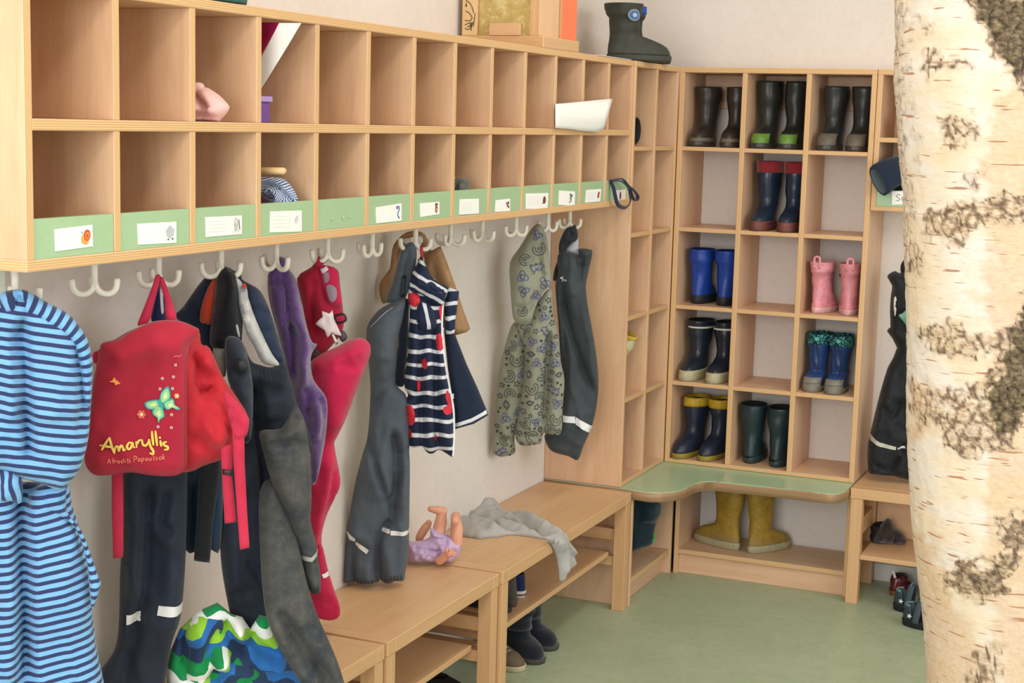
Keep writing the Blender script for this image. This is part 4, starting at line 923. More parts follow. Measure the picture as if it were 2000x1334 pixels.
Panel(z5((405, 535), (455, 485), (450, 445), (500, 465), (525, 440), (535, 500), (590, 620), (545, 610), (520, 600), (490, 635), (470, 580)), pf.shift(.045), .004, .006, [(z5((470, 460), (490, 560)), -.003, .004), (z5((530, 480), (555, 590)), -.003, .004)], wr=.001, sm=0, step=.006).build('star_tag', M('#d8c8c6', .7), Fg, 'crumpled white star tag')
Panel(z5((515, 600), (535, 605), (565, 670), (548, 680)), pf.shift(.046), .003, .004, wr=0, sm=0).build('tag_ribbon', M('#d9d0cc', .7), Fg)
Panel(z5((535, 475), (600, 462), (622, 490), (618, 520), (560, 540), (538, 520)), pf.shift(.04), .01, .01, wr=0, step=.006).build('buckle', M('#3d1a26', .45), Fg); Panel(z5((552, 490), (600, 482), (604, 512), (562, 520)), pf.shift(.05), .005, .006, wr=0, step=.006).build('strap', RSP2, Fg)
Panel(z5((560, 600), (600, 580), (628, 630), (590, 660)), pf.shift(.03), .008, .01, wr=0).build('elastic_strap', M('#4c4448', .7), Fg)
Panel(z5((375, 740), (410, 700), (450, 740), (440, 780), (380, 800)), pf.shift(.03), .008, .01, wr=0).build('elastic_strap', M('#4a2a30', .7), Fg)
Panel(z5((375, 800), (450, 740), (560, 690), (640, 645), (720, 632), (775, 665), (787, 720), (770, 790), (700, 960), (630, 1150), (560, 1300)) + [(653, 870), (665, 935), (660, 960), (640, 1000), (628, 1048), (634, 1100), (650, 1150), (662, 1185), (658, 1205), (630, 1208), (606, 1190), (595, 1160), (585, 1050), (578, 950), (580, 880)] + z5((370, 1250), (372, 1100), (370, 930)), pf.shift(.035), .055, .05,
      [(z5((460, 760), (600, 700), (700, 660)), .012, .02), (z5((420, 820), (430, 1000)), -.01, .01), (z5((600, 800), (560, 1000), (500, 1250)), .014, .04), (z5((760, 660), (770, 740), (720, 900)), -.006, .008), ([(640, 880), (632, 980), (622, 1040)], .012, .02), ([(650, 905), (642, 960), (628, 1010)], -.014, .008)], wr=.004, zmin=.377, seed=52).build('trousers_cloth', RSP, Fg)
lf = Panel([(606, 1100), (626, 1060), (640, 1110), (652, 1150), (664, 1186), (660, 1206), (628, 1209), (606, 1195), (600, 1150)], pf.shift(.07), .03, .03, [([(606+9*k, 1160), (612+9*k, 1204)], -.006, .005) for k in range(6)], wr=.003, zmin=.379, seed=53).build('gathered_cuff', RSP, Fg)
lf.decal('reflective_band', REFL, z4((806, 718), (845, 712), (850, 735), (815, 740)))
# ------------------------------------------------------------------ G: grey rain dungarees standing on the bench
GRY = fabric('blue_grey_rainwear', '#5a626c', '#4e5660', .6, 900, 8, .1); GRYD = fabric('blue_grey_shade_cloth', '#4c545f', '#434b56', .6, 900, 8, .1)
G = garment('rain_dungarees', 'plain blue-grey rain dungarees whose gathered cuffs rest on the middle bench', 'dungarees', -.14, -1.66, .9)
pg = Plane(-.13, -1.65, 62, .02)
Panel(z6((330, 440), (300, 430), (330, 340), (360, 230), (385, 150), (410, 110), (445, 95), (470, 110), (475, 190), (455, 280), (430, 370), (400, 430), (370, 450)), pg.shift(-.02), .022, .025, [(z6((430, 130), (415, 260), (390, 400)), -.008, .007), (z6((395, 160), (385, 250), (355, 380)), .006, .01), (z6((385, 262), (460, 272)), .004, .005)], wr=.002, seed=61, step=.007).build('shoulder_strap', fabric('grey_strap', '#5c6770', '#4f5961', .65), G)
Panel(z6((395, 290), (412, 285), (405, 400), (385, 410)), pg.shift(.005), .004, .005, wr=0, sm=0).build('strap_slider', M('#2c3138', .4), G)
body = Panel(z6((330, 440), (400, 415), (415, 410), (400, 520), (370, 640), (360, 800), (355, 900), (430, 1000), (432, 1334)) + z7((548, 260), (558, 400), (555, 700), (552, 900), (545, 1080), (525, 1180), (515, 1230), (440, 1235), (436, 1250), (378, 1250), (335, 1220), (330, 1240), (220, 1258), (160, 1240), (85, 1250), (82, 1180), (100, 950), (120, 780), (160, 540), (210, 340), (250, 200)) + z6((208, 1060), (212, 900), (195, 700), (190, 600), (210, 540), (260, 480)), pg, .042, .04,
      [(z6((320, 480), (350, 470), (405, 440)), .004, .008), (z6((210, 1050), (270, 950), (340, 840), (352, 760)), -.009, .007), (z7((240, 100), (300, 350), (420, 700)), -.014, .009), (z7((440, 150), (450, 400), (430, 800)), -.018, .01), (z7((460, 250), (500, 390), (440, 620)), -.014, .009), (z7((480, 300), (520, 420), (520, 800)), .008, .014),
       (z7((420, 780), (330, 920), (330, 1220)), -.018, .01), (z7((160, 930), (150, 1100), (160, 1230)), -.012, .008), (z7((200, 300), (300, 420), (380, 640)), .01, .025), (z7((240, 1100), (260, 1230)), .008, .012), (z7((410, 1000), (420, 1200)), .008, .012), (z6((300, 560), (290, 760)), .012, .03), (z6((355, 860), (380, 920), (395, 900)), -.01, .007)], wr=.004, zmin=.381, seed=62, step=.0075).build('dungaree_cloth', GRY, G)
body.decal('reflective_band', REFL, z7((102, 872), (165, 905), (162, 928), (125, 920), (100, 890))); body.decal('reflective_band', REFL, z7((167, 926), (262, 988), (245, 1018), (164, 955))); body.decal('reflective_band', REFL, z7((357, 848), (412, 844), (412, 872), (354, 872))); body.decal('reflective_band', REFL, z7((418, 852), (553, 856), (553, 886), (418, 884)))
body.strokes('cuff_gather_shade', M('#3c444d', .8), [z7((180 + 26*k, 1190), (186 + 25*k, 1240)) for k in range(5)] + [z7((350 + 24*k, 1160), (352 + 24*k, 1215)) for k in range(7)], .003)  # dark lines stand in for the shade in the cuff creases
body.strokes('white_seam', M('#c9ccd2', .7), [z6((212, 570), (240, 540), (290, 490), (340, 455))], .0012)
Panel(z7((380, 1212), (438, 1212), (436, 1250), (376, 1250)), pg.shift(.035), .006, .006, wr=0, sm=0, zmin=.381).build('foot_strap', GRYD, G)

# ------------------------------------------------------------------ H: brown paper bag behind the striped jacket
KRAFT = NT('kraft_paper', .75, .2); _k = KRAFT.noise(KRAFT.uv(), 30, 4, .6); KRAFT.col(KRAFT.ramp(_k, [(.3, '#94704d'), (.7, '#ab8760')])); KRAFT.bump(_k, .3, .003); KRAFT = KRAFT.m
Hb = garment('paper_bag', 'creased brown paper carrier bag behind the striped jacket on the same hook', 'bag', -.2, -1.6, 1.05)
ph = Plane(-.185, -1.58, 62)
Panel(z6((545, 150), (610, 118), (640, 190), (690, 330), (740, 480), (778, 585), (760, 605), (690, 625), (600, 560), (530, 420), (500, 280), (520, 190)), ph, .03, .02, [(z6((612, 125), (660, 260), (700, 400)), .008, .01), (z6((560, 190), (640, 500)), -.006, .008)], wr=.003, wf=(20, 16), sm=0, seed=71).build('bag_front', KRAFT, Hb)
Panel(z6((330, 190), (345, 110), (400, 50), (460, 32), (520, 50), (550, 120), (560, 180), (520, 200), (500, 110), (440, 70), (390, 100), (370, 190), (360, 330), (300, 440), (272, 420), (265, 330), (320, 250)), ph.shift(-.01), .012, .014, wr=.004, wf=(40, 30), seed=72).build('twisted_top', KRAFT, Hb)
Panel(z6((335, 180), (380, 110), (430, 90), (430, 250), (360, 420), (310, 420), (330, 300)), ph.shift(-.018), .015, .02, wr=.006, wf=(40, 30), seed=73).build('bag_side', KRAFT, Hb)
Panel(z6((390, 80), (430, 70), (500, 60), (505, 105), (440, 110), (395, 100)), ph.shift(.004), .006, .008, wr=.001).build('paper_tag', M('#d8d2c6', .8), Hb)

# ------------------------------------------------------------------ I: navy and white striped jacket with red hearts
ST = striped('navy_white_stripes', '#1f2740', '#dfdfe4', .0345, .27, .6, .01, sheen=.05); NVI = fabric('navy_jacket_lining', '#1f2a40', '#192336', .7)
I_ = garment('rain_jacket', 'navy and white striped rain jacket with red hearts and white piping', 'jacket', -.1, -1.62, 1.)
pi_ = Plane(-.115, -1.625, 60, .03)
Panel(z6((640, 470), (690, 610), (760, 790), (820, 920), (870, 1040), (882, 1075), (800, 1125), (692, 1155), (680, 1000), (650, 800), (630, 600)), pi_.shift(-.045), .012, .015, wr=.002, seed=81, sm=0).build('inner_lining', NVI, I_).decal('white_hem', M('#dcdce0', .7), z6((692, 1118), (780, 1088), (866, 1042), (872, 1062), (785, 1108), (692, 1140)))
Panel(z6((640, 345), (690, 362), (716, 375), (708, 440), (695, 530), (690, 620), (640, 620), (630, 480)), pi_.shift(-.02), .02, .02, wr=.002, uv=lin_uv(-.1, 1), seed=82, sm=1).build('right_front', ST, I_)
jk = Panel(z6((500, 175), (520, 210), (560, 290), (610, 330), (655, 350), (640, 390), (625, 470), (622, 600), (635, 760), (655, 880), (680, 980), (690, 1050), (690, 1200), (682, 1305), (640, 1290), (600, 1270), (560, 1292), (530, 1285), (500, 1250), (460, 1260), (430, 1240), (425, 1180), (412, 1080), (410, 990), (425, 960), (405, 900), (412, 800), (425, 700), (430, 590), (435, 480), (425, 400), (440, 290), (460, 240)), pi_, .038, .03,
      [(z6((500, 600), (490, 760), (480, 960)), -.012, .008), (z6((570, 560), (580, 800), (580, 1000), (590, 1250)), -.016, .007), (z6((500, 950), (500, 1100), (505, 1240)), -.012, .007), (z6((455, 620), (450, 900)), .008, .012), (z6((535, 700), (540, 1000), (550, 1250)), .01, .012), (z6((610, 700), (630, 1000), (640, 1250)), .008, .012), (z6((440, 340), (540, 420), (610, 445)), -.012, .008), (z6((470, 270), (560, 330), (640, 370)), .01, .01), (z6((480, 440), (500, 590)), -.008, .007)],
      wr=.003, uv=lin_uv(0, 1, -.2, .008, 3), step=.0065, edge_wob=.002, seed=83).build('jacket_front', ST, I_)
collar = Panel(z6((440, 290), (470, 240), (500, 178), (520, 215), (560, 290), (610, 330), (655, 350), (640, 400), (625, 450), (560, 430), (500, 390), (440, 370)), pi_.shift(.022), .024, .025, [(z6((440, 340), (530, 390), (620, 430)), -.006, .006)], wr=.002, uv=lin_uv(.55, 1, .4), step=.0065, seed=84).build('collar', ST, I_)
cf = Panel(z6((470, 520), (490, 440), (540, 450), (580, 500), (585, 575), (550, 590), (500, 585)), pi_.shift(.035), .018, .02, wr=.003, uv=lin_uv(1, .2), step=.0065, seed=85).build('sleeve_cuff', ST, I_)
HRT = M('#cf2c3c', .6)
def heart(c, r, sq=.6): return z6(*[(c[0]+sq*r*16*math.sin(t)**3/16, c[1]-r*(13*math.cos(t)-5*math.cos(2*t)-2*math.cos(3*t)-math.cos(4*t))/16) for t in [2*PI*k/24 for k in range(24)]])
for h_ in (z6((430, 385), (465, 375), (488, 400), (485, 440), (455, 455), (430, 430)), z6((600, 455), (622, 445), (620, 520), (608, 530), (598, 490)), z6((585, 612), (620, 610), (622, 690), (586, 692)), z6((415, 1015), (440, 1005), (460, 1050), (455, 1110), (430, 1122), (412, 1090)), z6((645, 920), (660, 960), (668, 1000), (672, 1045), (640, 1055), (618, 1035), (622, 1010), (645, 1000), (632, 960), (634, 930)), z6((425, 1140), (440, 1150), (440, 1195), (424, 1190)), z6((500, 760), (520, 740), (528, 790), (505, 795)), z6((475, 880), (492, 870), (494, 920), (478, 930)), z6((572, 1185), (586, 1180), (586, 1205), (574, 1208))):
    jk.decal('heart_print', HRT, h_, sm=2, step=.005, lift=.003)
jk.strokes('front_piping', M('#e6e6ea', .6), [z6((652, 355), (632, 400), (618, 470), (616, 600), (630, 760), (650, 880), (672, 980), (682, 1060), (684, 1180), (676, 1295))], .0045, lift=.004, taper=1.)
jk.decal('white_button', M('#e6e6e4', .4), z6((672, 950), (684, 950), (685, 978), (675, 980)), lift=.005)
Panel(z6((492, 118), (510, 115), (514, 190), (505, 240), (496, 190)), pi_.shift(.0), .004, .005, wr=0, sm=1, step=.006).build('hanging_loop', M('#b8343c', .7), I_)
Panel(z6((395, 450), (430, 420), (430, 560), (425, 700), (412, 800), (405, 900), (380, 915), (352, 890), (360, 760), (375, 600)), pi_.shift(-.01), .02, .025, wr=.003, seed=86).build('dark_sleeve', fabric('ink_navy_cloth', '#1b2233', '#161c2a'), I_)

# ------------------------------------------------------------------ J: grey-green hoodie with space doodles
OLV = fabric('grey_green_jersey', '#9a9b86', '#8c8d78', .9, 700, 8, .2); INK = M('#33384a', .85); INKB = M('#56598a', .85)
J = garment('hoodie', 'grey-green hooded jacket printed all over with dark space doodles', 'jacket', -.13, -.82, .9)
pj = Plane(-.125, -.83, 64)
pj_arm = Panel(z8((195, 560), (260, 600), (275, 760), (262, 900), (240, 1040), (200, 1150), (205, 1230), (180, 1250), (130, 1258), (88, 1240), (85, 1180), (100, 1000), (118, 820), (150, 680)), pj.shift(-.005), .04, .04, [(z8((210, 680), (190, 900), (150, 1180)), .01, .02), (z8((120, 1150), (190, 1160)), -.006, .006)], wr=.004, step=.007, seed=91).build('sleeve', OLV, J)
pj_body = Panel(z8((215, 580), (300, 480), (385, 380), (400, 500), (430, 640), (440, 760), (460, 860), (450, 1000), (445, 1120), (415, 1145), (350, 1135), (340, 1185), (290, 1195), (240, 1200), (205, 1165), (210, 1080), (235, 900), (250, 700)), pj.shift(.02), .045, .04, [(z8((250, 620), (250, 800), (225, 1100)), -.014, .008), (z8((375, 600), (365, 800), (350, 1120)), -.022, .009), (z8((310, 560), (290, 800), (275, 1150)), .014, .025), (z8((410, 650), (410, 900), (400, 1120)), .01, .02), (z8((340, 400), (300, 500), (250, 640)), -.014, .008), (z8((215, 1130), (340, 1150)), -.006, .005)], wr=.004, step=.007, seed=92).build('body', OLV, J)
pj_hood = Panel(z8((322, 45), (345, 60), (365, 110), (375, 170), (385, 260), (390, 360), (350, 400), (310, 480), (285, 560), (230, 570), (195, 545), (185, 480), (178, 380), (175, 250), (225, 170), (285, 75)), pj.shift(.035), .048, .045, [(z8((345, 80), (330, 200), (350, 330)), -.01, .008), (z8((385, 340), (330, 430), (290, 540)), .014, .012), (z8((180, 470), (260, 480), (340, 390)), -.012, .01), (z8((200, 240), (300, 220)), -.006, .008), (z8((240, 170), (230, 380)), .008, .03)], wr=.005, wf=(26, 18), step=.007, seed=93).build('hood', OLV, J)
def doodles(pan, n, sd):
    rng = random.Random(sd); lo, hi = pan.P.min(0), pan.P.max(0); got = []; L1, L2 = [], []
    tries = 0
    while len(got) < n and tries < 4000:
        tries += 1; c = np.array([rng.uniform(lo[0], hi[0]), rng.uniform(lo[1], hi[1])])
        kind = rng.choice('lbm' if len(got) < n*.22 else 'pplbs' if len(got) < n*.42 else 'sssp**'); r = {'s': .0085, 'p': .013, 'l': .021, 'm': .017, '*': .004, 'b': .017}[kind]*rng.uniform(.8, 1.2)
        if not pan.ok(*c) or seg_dist(c[None], pan.A, pan.B)[0][0] < r*1.05: continue
        if any(np.hypot(*(c-g)) < r+q+.002 for g, q in got): continue
        got.append((c, r)); th = rng.uniform(0, 6.28)
        P = lambda a, k: (c[0]+math.cos(a+th)*r*k, c[1]+math.sin(a+th)*r*k)
        if kind == 's': L1.append([P(2*PI*k/10, 1 if k % 2 == 0 else .45) for k in range(11)])
        elif kind == '*': L1.append([P(2*PI*k/5*2, 1) for k in range(6)])
        elif kind == 'p':
            L1.append([P(2*PI*k/12, .62) for k in range(13)]); q = []
            for k in range(13): a = 2*PI*k/12; q.append((c[0]+math.cos(th)*math.cos(a)*r-math.sin(th)*math.sin(a)*r*.28, c[1]+math.sin(th)*math.cos(a)*r+math.cos(th)*math.sin(a)*r*.28))
            L1.append(q)
        elif kind == 'm':
            L1.append([P(-2.2+4.4*k/10, 1) for k in range(11)]+[P(2.2-4.4*k/8, .55) for k in range(9)]+[P(-2.2, 1)]); L1.append([P(2*PI*k/8, .18) for k in range(9)])
        elif kind == 'b':
            q = [P(2*PI*k/14, .75+.25*math.sin(3*2*PI*k/14+th)) for k in range(15)]; L2.append(q); L2.append([P(2*PI*k/8, .35) for k in range(9)]); L1.append([P(.4, .5), P(1.2, .3), P(2.2, .6)])
        else:                                                    # a little curled creature with legs and tail
            q = [P(2*PI*k/16, .6+.28*math.sin(2*2*PI*k/16)+.12*math.sin(5*2*PI*k/16)) for k in range(17)]; L2.append(q)
            for a in (.3, 1.7, 3.2, 4.6): L1.append([P(a, .6), P(a+.15, .85), P(a-.1, 1)])
            L2.append([P(1, .1), P(2, .35), P(3.2, .3), P(4.2, .15)]); L1.append([P(5.3, .45), P(5.6, .6), P(5.9, .45), P(5.4, .3)])
    pan.strokes('doodle_print', INK, L1, .0017, inplane=True, sm=2, lift=.0025, taper=1.); 
    if L2: pan.strokes('violet_print', INKB, L2, .0023, inplane=True, sm=2, lift=.0025, taper=1.)
doodles(pj_arm, 44, 5); doodles(pj_body, 84, 6); doodles(pj_hood, 60, 7)

# ------------------------------------------------------------------ K: dark grey rain trousers by the side panel
DG = fabric('dark_grey_rainwear', '#474c50', '#3b4044', .6, 900, 8, .1); DGD = fabric('dark_grey_waist', '#3d4246', '#303538', .65, 900, 8, .1)
K = garment('rain_trousers', 'dark grey rain trousers with one reflective band, hanging against the boot shelf side', 'trousers', -.11, -.64, .9)
pk = Plane(-.11, -.64, 66, -.005)
Panel(z8((430, 160), (445, 110), (470, 70), (500, 58), (515, 50), (525, 75), (530, 100), (525, 130), (495, 150), (470, 180), (480, 220), (430, 260), (425, 330), (400, 340), (408, 280), (430, 220)), pk.shift(.0), .024, .022, [(z8((500, 80), (470, 150), (430, 220)), -.008, .007), (z8((470, 80), (520, 110)), -.006, .005), (z8((450, 120), (500, 130)), .006, .007)], wr=.006, wf=(40, 30), step=.006, seed=101).build('hung_waistband', DGD, K)
Panel(z8((470, 180), (500, 145), (530, 112), (532, 200), (520, 205), (485, 195)), pk.shift(-.006), .01, .014, wr=.002, step=.006).build('white_lining', fabric('white_lining', '#cfcfd4', '#b5b5bc'), K)
tk = Panel(z8((425, 210), (470, 190), (530, 208), (535, 175), (590, 178), (605, 190), (600, 230), (585, 300), (572, 370), (580, 460), (600, 570), (625, 720), (637, 860), (630, 980), (605, 1095), (560, 1200), (530, 1275), (480, 1255), (400, 1232), (370, 1200), (355, 1150), (380, 1120), (420, 1000), (440, 850), (430, 600), (420, 480), (412, 360), (425, 290)), pk.shift(.01), .042, .035,
      [(z8((450, 330), (470, 500), (520, 700), (610, 930)), -.018, .011), (z8((545, 230), (530, 360)), -.008, .008), (z8((570, 240), (575, 330)), .004, .01), (z8((500, 250), (480, 420)), .01, .02), (z8((560, 480), (600, 700), (610, 850)), .01, .025), (z8((470, 700), (480, 950), (450, 1180)), .01, .03), (z8((560, 1000), (520, 1200)), .006, .02), (z8((440, 420), (460, 700), (450, 1000)), -.012, .01)], wr=.003, step=.0075, seed=102).build('trousers_cloth', DG, K)
tk.decal('reflective_band', REFL, z8((448, 1028), (512, 1036), (514, 1070), (450, 1062))); tk.decal('reflective_band', REFL, z8((516, 1038), (604, 1092), (592, 1128), (514, 1076)))
tk.decal('gathered_waist', DGD, z8((520, 212), (560, 205), (600, 200), (596, 250), (560, 262), (522, 262)), lift=.002)
tk.strokes('white_lettering', M('#e4e4e4', .6), [z8(*p) for p in ([(437, 316), (439, 322), (436, 328)], [(452, 316), (444, 318), (445, 325), (452, 330), (450, 337), (443, 337)], [(458, 332), (463, 330), (464, 335), (459, 337)])], .0024, lift=.003)

# ------------------------------------------------------------------ black rain trousers hanging by the birch trunk, and a mint cloth
Bk = garment('rain_trousers', 'black rain trousers with reflective band hanging under the right locker beside birch trunk', 'trousers', .8, .1, .9)
zr = zs(1640, 360, 4.447)
pr = Plane(.80, .12, 78)
BLKR = fabric('black_rainwear', '#26282b', '#1b1c1f', .55, 900, 8, .1)
zb = zs(1640, 640, 1.922)
br = Panel(zr((412, 805), (440, 770), (485, 752), (520, 770), (600, 740), (700, 740), (700, 1334)) + zb((330, 300), (330, 560), (270, 572), (200, 555), (120, 548), (105, 530), (105, 440), (118, 380), (150, 250), (180, 150), (215, 75)) + zr((410, 1275), (440, 1240), (435, 1100), (445, 950), (455, 880)), pr, .06, .045,
      [(zb((150, 270), (190, 320), (230, 260)), -.012, .01), (zb((170, 260), (140, 380)), .01, .02), (zb((130, 500), (180, 525), (225, 470)), -.014, .008), (zb((225, 460), (240, 420)), -.012, .008), (zr((560, 880), (540, 1100)), .01, .03)], wr=.006, step=.008, sm=2, zmin=.386, seed=111).build('trousers_cloth', BLKR, Bk)
br.decal('reflective_band', NT('cream_reflective', .5, .4).col('#bdb8aa').m, zb((112, 392), (150, 420), (210, 436), (208, 448), (150, 436), (110, 412))); br.decal('reflective_band', REFL, zb((215, 440), (242, 434), (244, 442), (216, 448)))
Panel(zr((470, 1000), (490, 975), (495, 1050), (485, 1140), (472, 1130)), pr.shift(.055), .002, .003, wr=0).build('pale_gap_lining', M('#c9c6c2', .8), Bk)
Panel(zr((530, 700), (560, 650), (590, 620), (600, 700), (580, 740), (550, 780), (530, 760)), pr.shift(.0), .012, .012, wr=.001).build('shoulder_strap', BLKR, Bk)
Mc = garment('mint_cloth', 'small mint green cloth tucked beside the black rain trousers, behind trunk edge', 'cloth', .84, .05, 1.)
Panel(zr((512, 1140), (545, 1120), (590, 1085), (680, 1080), (690, 1250), (620, 1290), (600, 1260), (560, 1200)), pr.shift(.085), .016, .02, [(zr((540, 1140), (600, 1230)), -.006, .007)], wr=.004, wf=(30, 30), seed=3).build('mint_fabric', fabric('mint_fabric', '#7fb59a', '#6aa388'), Mc)

# ------------------------------------------------------------------ green striped bundle on the nearest bench
def wavy():
    w = NT('green_wave_stripes', .75, .2, .1); uv = w.uv(); sx = w.n('ShaderNodeSeparateXYZ'); w.l(uv, sx.inputs[0]); n1 = w.noise(uv, 12, 1)
    v = w.math('ADD', w.math('MULTIPLY', sx.outputs[1], 1/.14), w.math('ADD', w.math('MULTIPLY', w.math('SINE', w.math('MULTIPLY', sx.outputs[0], 52)), .07), w.math('MULTIPLY', n1, .25)))
    v = w.math('ADD', v, 9.72)
    cs = ['#168a4c', '#e6e8e4', '#93c93a', '#2a6aae', '#263a5a']
    return w.col(w.ramp(w.math('FRACT', v), [(k/5, c) for k, c in enumerate(cs[::-1])], 'CONSTANT')).bump(w.noise(uv, 60, 3), .15, .002).m
WV = wavy()
U = garment('striped_cloth', 'crumpled green, white and blue wave-striped fabric bundle on nearest bench', 'cloth', -.06, -2.5, .372)
zu = zs(150, 1100, 3.279); pu = Plane(-.045, -2.515, 50)
def uu(a, b, k, sd): return lin_uv(a, b, k, .02, sd)
Panel(zu((770, 310), (900, 252), (985, 320), (1010, 330), (1060, 345), (1110, 420), (1170, 330), (1222, 340), (1260, 470), (1330, 600), (1420, 700), (1450, 800), (1450, 960), (600, 960), (570, 700), (600, 560), (660, 420), (700, 380)), pu.shift(-.005), .04, .04, [(zu((950, 340), (1000, 500), (1100, 560)), -.02, .012), (zu((1110, 400), (1160, 520), (1300, 600)), -.02, .012), (zu((1010, 340), (1040, 450)), .015, .01), (zu((700, 420), (690, 640)), -.02, .01)], back=.2, wr=.012, wf=(24, 24), uv=uu(.25, 1, .5, 2), step=.008, zmin=.3735, sm=1, seed=121).build('fabric_back', WV, U)
Panel(zu((700, 430), (760, 345), (850, 338), (910, 350), (940, 370), (930, 440), (880, 510), (940, 515), (990, 560), (985, 610), (1100, 640), (1180, 690), (1250, 740), (1270, 960), (590, 960), (620, 780), (680, 740), (720, 560), (700, 500)), pu.shift(.012), .045, .04, [(zu((930, 400), (850, 520), (830, 640)), -.018, .01), (zu((850, 600), (1000, 600), (1150, 660)), .02, .014), (zu((890, 640), (860, 740)), -.02, .012), (zu((740, 720), (720, 850)), -.012, .01)], wr=.012, wf=(22, 24), uv=uu(-.9, 1, .6, 5), step=.008, zmin=.3735, sm=2, seed=122).build('fabric_front', WV, U)
Panel(zu((1010, 800), (1060, 735), (1140, 715), (1230, 690), (1420, 700), (1480, 830), (1480, 960), (1000, 960)), pu.shift(.028), .04, .035, [(zu((1060, 740), (1160, 720), (1280, 800)), .012, .01)], wr=.008, wf=(24, 24), uv=uu(.5, 1, .6, 8), step=.008, zmin=.3735, sm=2, seed=123).build('fabric_fold', WV, U)
# ------------------------------------------------------------------ birch trunk in the foreground
def birch():
    FWh = Vector((FW.x, FW.y, 0)).normalized(); c0 = CAMP+FWh*2.6
    pl = Plane(c0.x, c0.y, math.degrees(math.atan2(FWh.y, -FWh.x)))
    edge = [(-700, 1738), (0, 1752), (100, 1754), (150, 1751), (230, 1757), (300, 1761), (380, 1768), (560, 1774), (680, 1778), (775, 1776), (914, 1779), (1025, 1784), (1118, 1795), (1210, 1807), (1334, 1815), (2600, 1880)]
    vs_ = np.array([e[0] for e in edge], float); us_ = np.array([e[1] for e in edge], float)
    tab = sorted([(pl.hit(u, v)[1], pl.hit(u, v)[0]) for v in np.arange(-700, 2600, 12) for u in [float(np.interp(v, vs_, us_))]])
    zt, at_ = np.array([t[0] for t in tab]), np.array([t[1] for t in tab])
    NA, Z = 300, np.concatenate([np.arange(.0, .75, .012), np.arange(.75, 2.0, .0038), np.arange(2.0, 2.749, .015), [2.749]])
    polys = [(1., [(1888, -20), (2020, -20), (2020, 190), (1978, 150), (1948, 105), (1925, 60)]), (.35, [(1838, 112), (1892, 108), (1896, 132), (1850, 140)]), (.25, [(1795, 30), (1815, 25), (1818, 60), (1798, 58)]), (.4, [(1800, 90), (1830, 92), (1842, 130), (1812, 150)]),
             (.5, [(1838, 236), (1900, 228), (1912, 262), (1890, 278), (1845, 284)]), (.3, [(1880, 335), (1915, 335), (1915, 368), (1880, 366)]), (.72, [(1812, 415), (1850, 402), (1930, 388), (2020, 372), (2020, 418), (1955, 442), (1900, 448), (1868, 472), (1830, 465), (1812, 450)]),
             (.6, [(1800, 650), (1825, 632), (1865, 628), (1890, 650), (1958, 648), (1962, 692), (1890, 694), (1850, 698), (1815, 686)]), (1., [(2020, 560), (1990, 600), (1968, 660), (1958, 710), (1936, 722), (1928, 790), (1905, 760), (1940, 860), (1985, 850), (2020, 800)]),
             (.62, [(1850, 762), (1900, 755), (1935, 790), (1990, 800), (1980, 860), (1945, 884), (1890, 888), (1842, 872), (1845, 820)]), (.4, [(1775, 740), (1800, 755), (1850, 780), (1850, 830), (1785, 830)]),
             (.85, [(2020, 990), (1985, 1015), (1960, 1040), (1955, 1080), (1925, 1105), (1870, 1096), (1855, 1140), (1880, 1165), (1915, 1175), (1960, 1158), (1990, 1080), (2020, 1040)]), (.6, [(1945, 1012), (1985, 1008), (1980, 1045), (1950, 1050)]),
             (.55, [(1920, 1262), (1968, 1272), (1945, 1350), (1880, 1350), (1900, 1290)]), (.3, [(1765, 480), (1800, 475), (1802, 535), (1768, 540)])]
    peel_tan = [[(1940, 190), (2030, 150), (2030, 1350), (1960, 1350), (1930, 1180), (1925, 900), (1935, 600), (1915, 330)], [(1783, 1040), (1825, 1055), (1850, 1120), (1868, 1200), (1900, 1240), (1960, 1350), (1810, 1350), (1795, 1120)], [(1776, 735), (1830, 760), (1850, 820), (1785, 860)]]  # first outline tans the whole right side, the others are peeled patches
    V = []; mask = []; pk_ = []; uvc = []
    R0 = .1475
    for z in Z:
        a = float(np.interp(z, zt, at_))
        for k in range(NA):
            th = 2*PI*k/NA; d = pl.t*math.cos(th)+pl.n*math.sin(th)
            r = R0*(1+.018*noise.noise(Vector((d.x*1.6, d.y*1.6, z*2.2)))+.008*noise.noise(Vector((d.x*6, d.y*6, z*9))))
            P = pl.o+pl.t*(a+R0)+d*r; P.z = z; V.append(P); uvc.append((th*R0, z))
    V = np.array([tuple(v) for v in V]); dv = V-np.array(CAMP); w = dv@np.array(FW); u = 1000+FPX*(dv@np.array(RT))/w; v = 667-FPX*(dv@np.array(UP))/w
    front = ((V[:, :2]-np.array((0, 0)))*0).sum(1) == 0
    cen = np.array([tuple(pl.o+pl.t*(float(np.interp(z, zt, at_))+R0)) for z in Z]).repeat(NA, 0); nr = V-cen; nr[:, 2] = 0; nr /= np.linalg.norm(nr, axis=1)[:, None]
    front = (nr*(-dv/np.linalg.norm(dv, axis=1)[:, None])).sum(1) > -.05
    nz = np.array([noise.noise(Vector((q[0]*40, q[1]*40, q[2]*55)))+.5*noise.noise(Vector((q[0]*110, q[1]*110, q[2]*130))) for q in V])
    nb = np.array([noise.noise(Vector((q[0]*7, q[1]*7, q[2]*9+4))) for q in V])
    Q = np.stack([u, v], 1); mk = np.zeros(len(V)); pe = np.zeros(len(V))
    for s, p in polys:
        p = np.array(p, float); d, _, _ = seg_dist(Q, p, np.roll(p, -1, 0)); d = np.where(inside(Q, p), d, -d); mk = np.maximum(mk, s*np.clip((d+nz*20)/22+.5, 0, 1)*front)
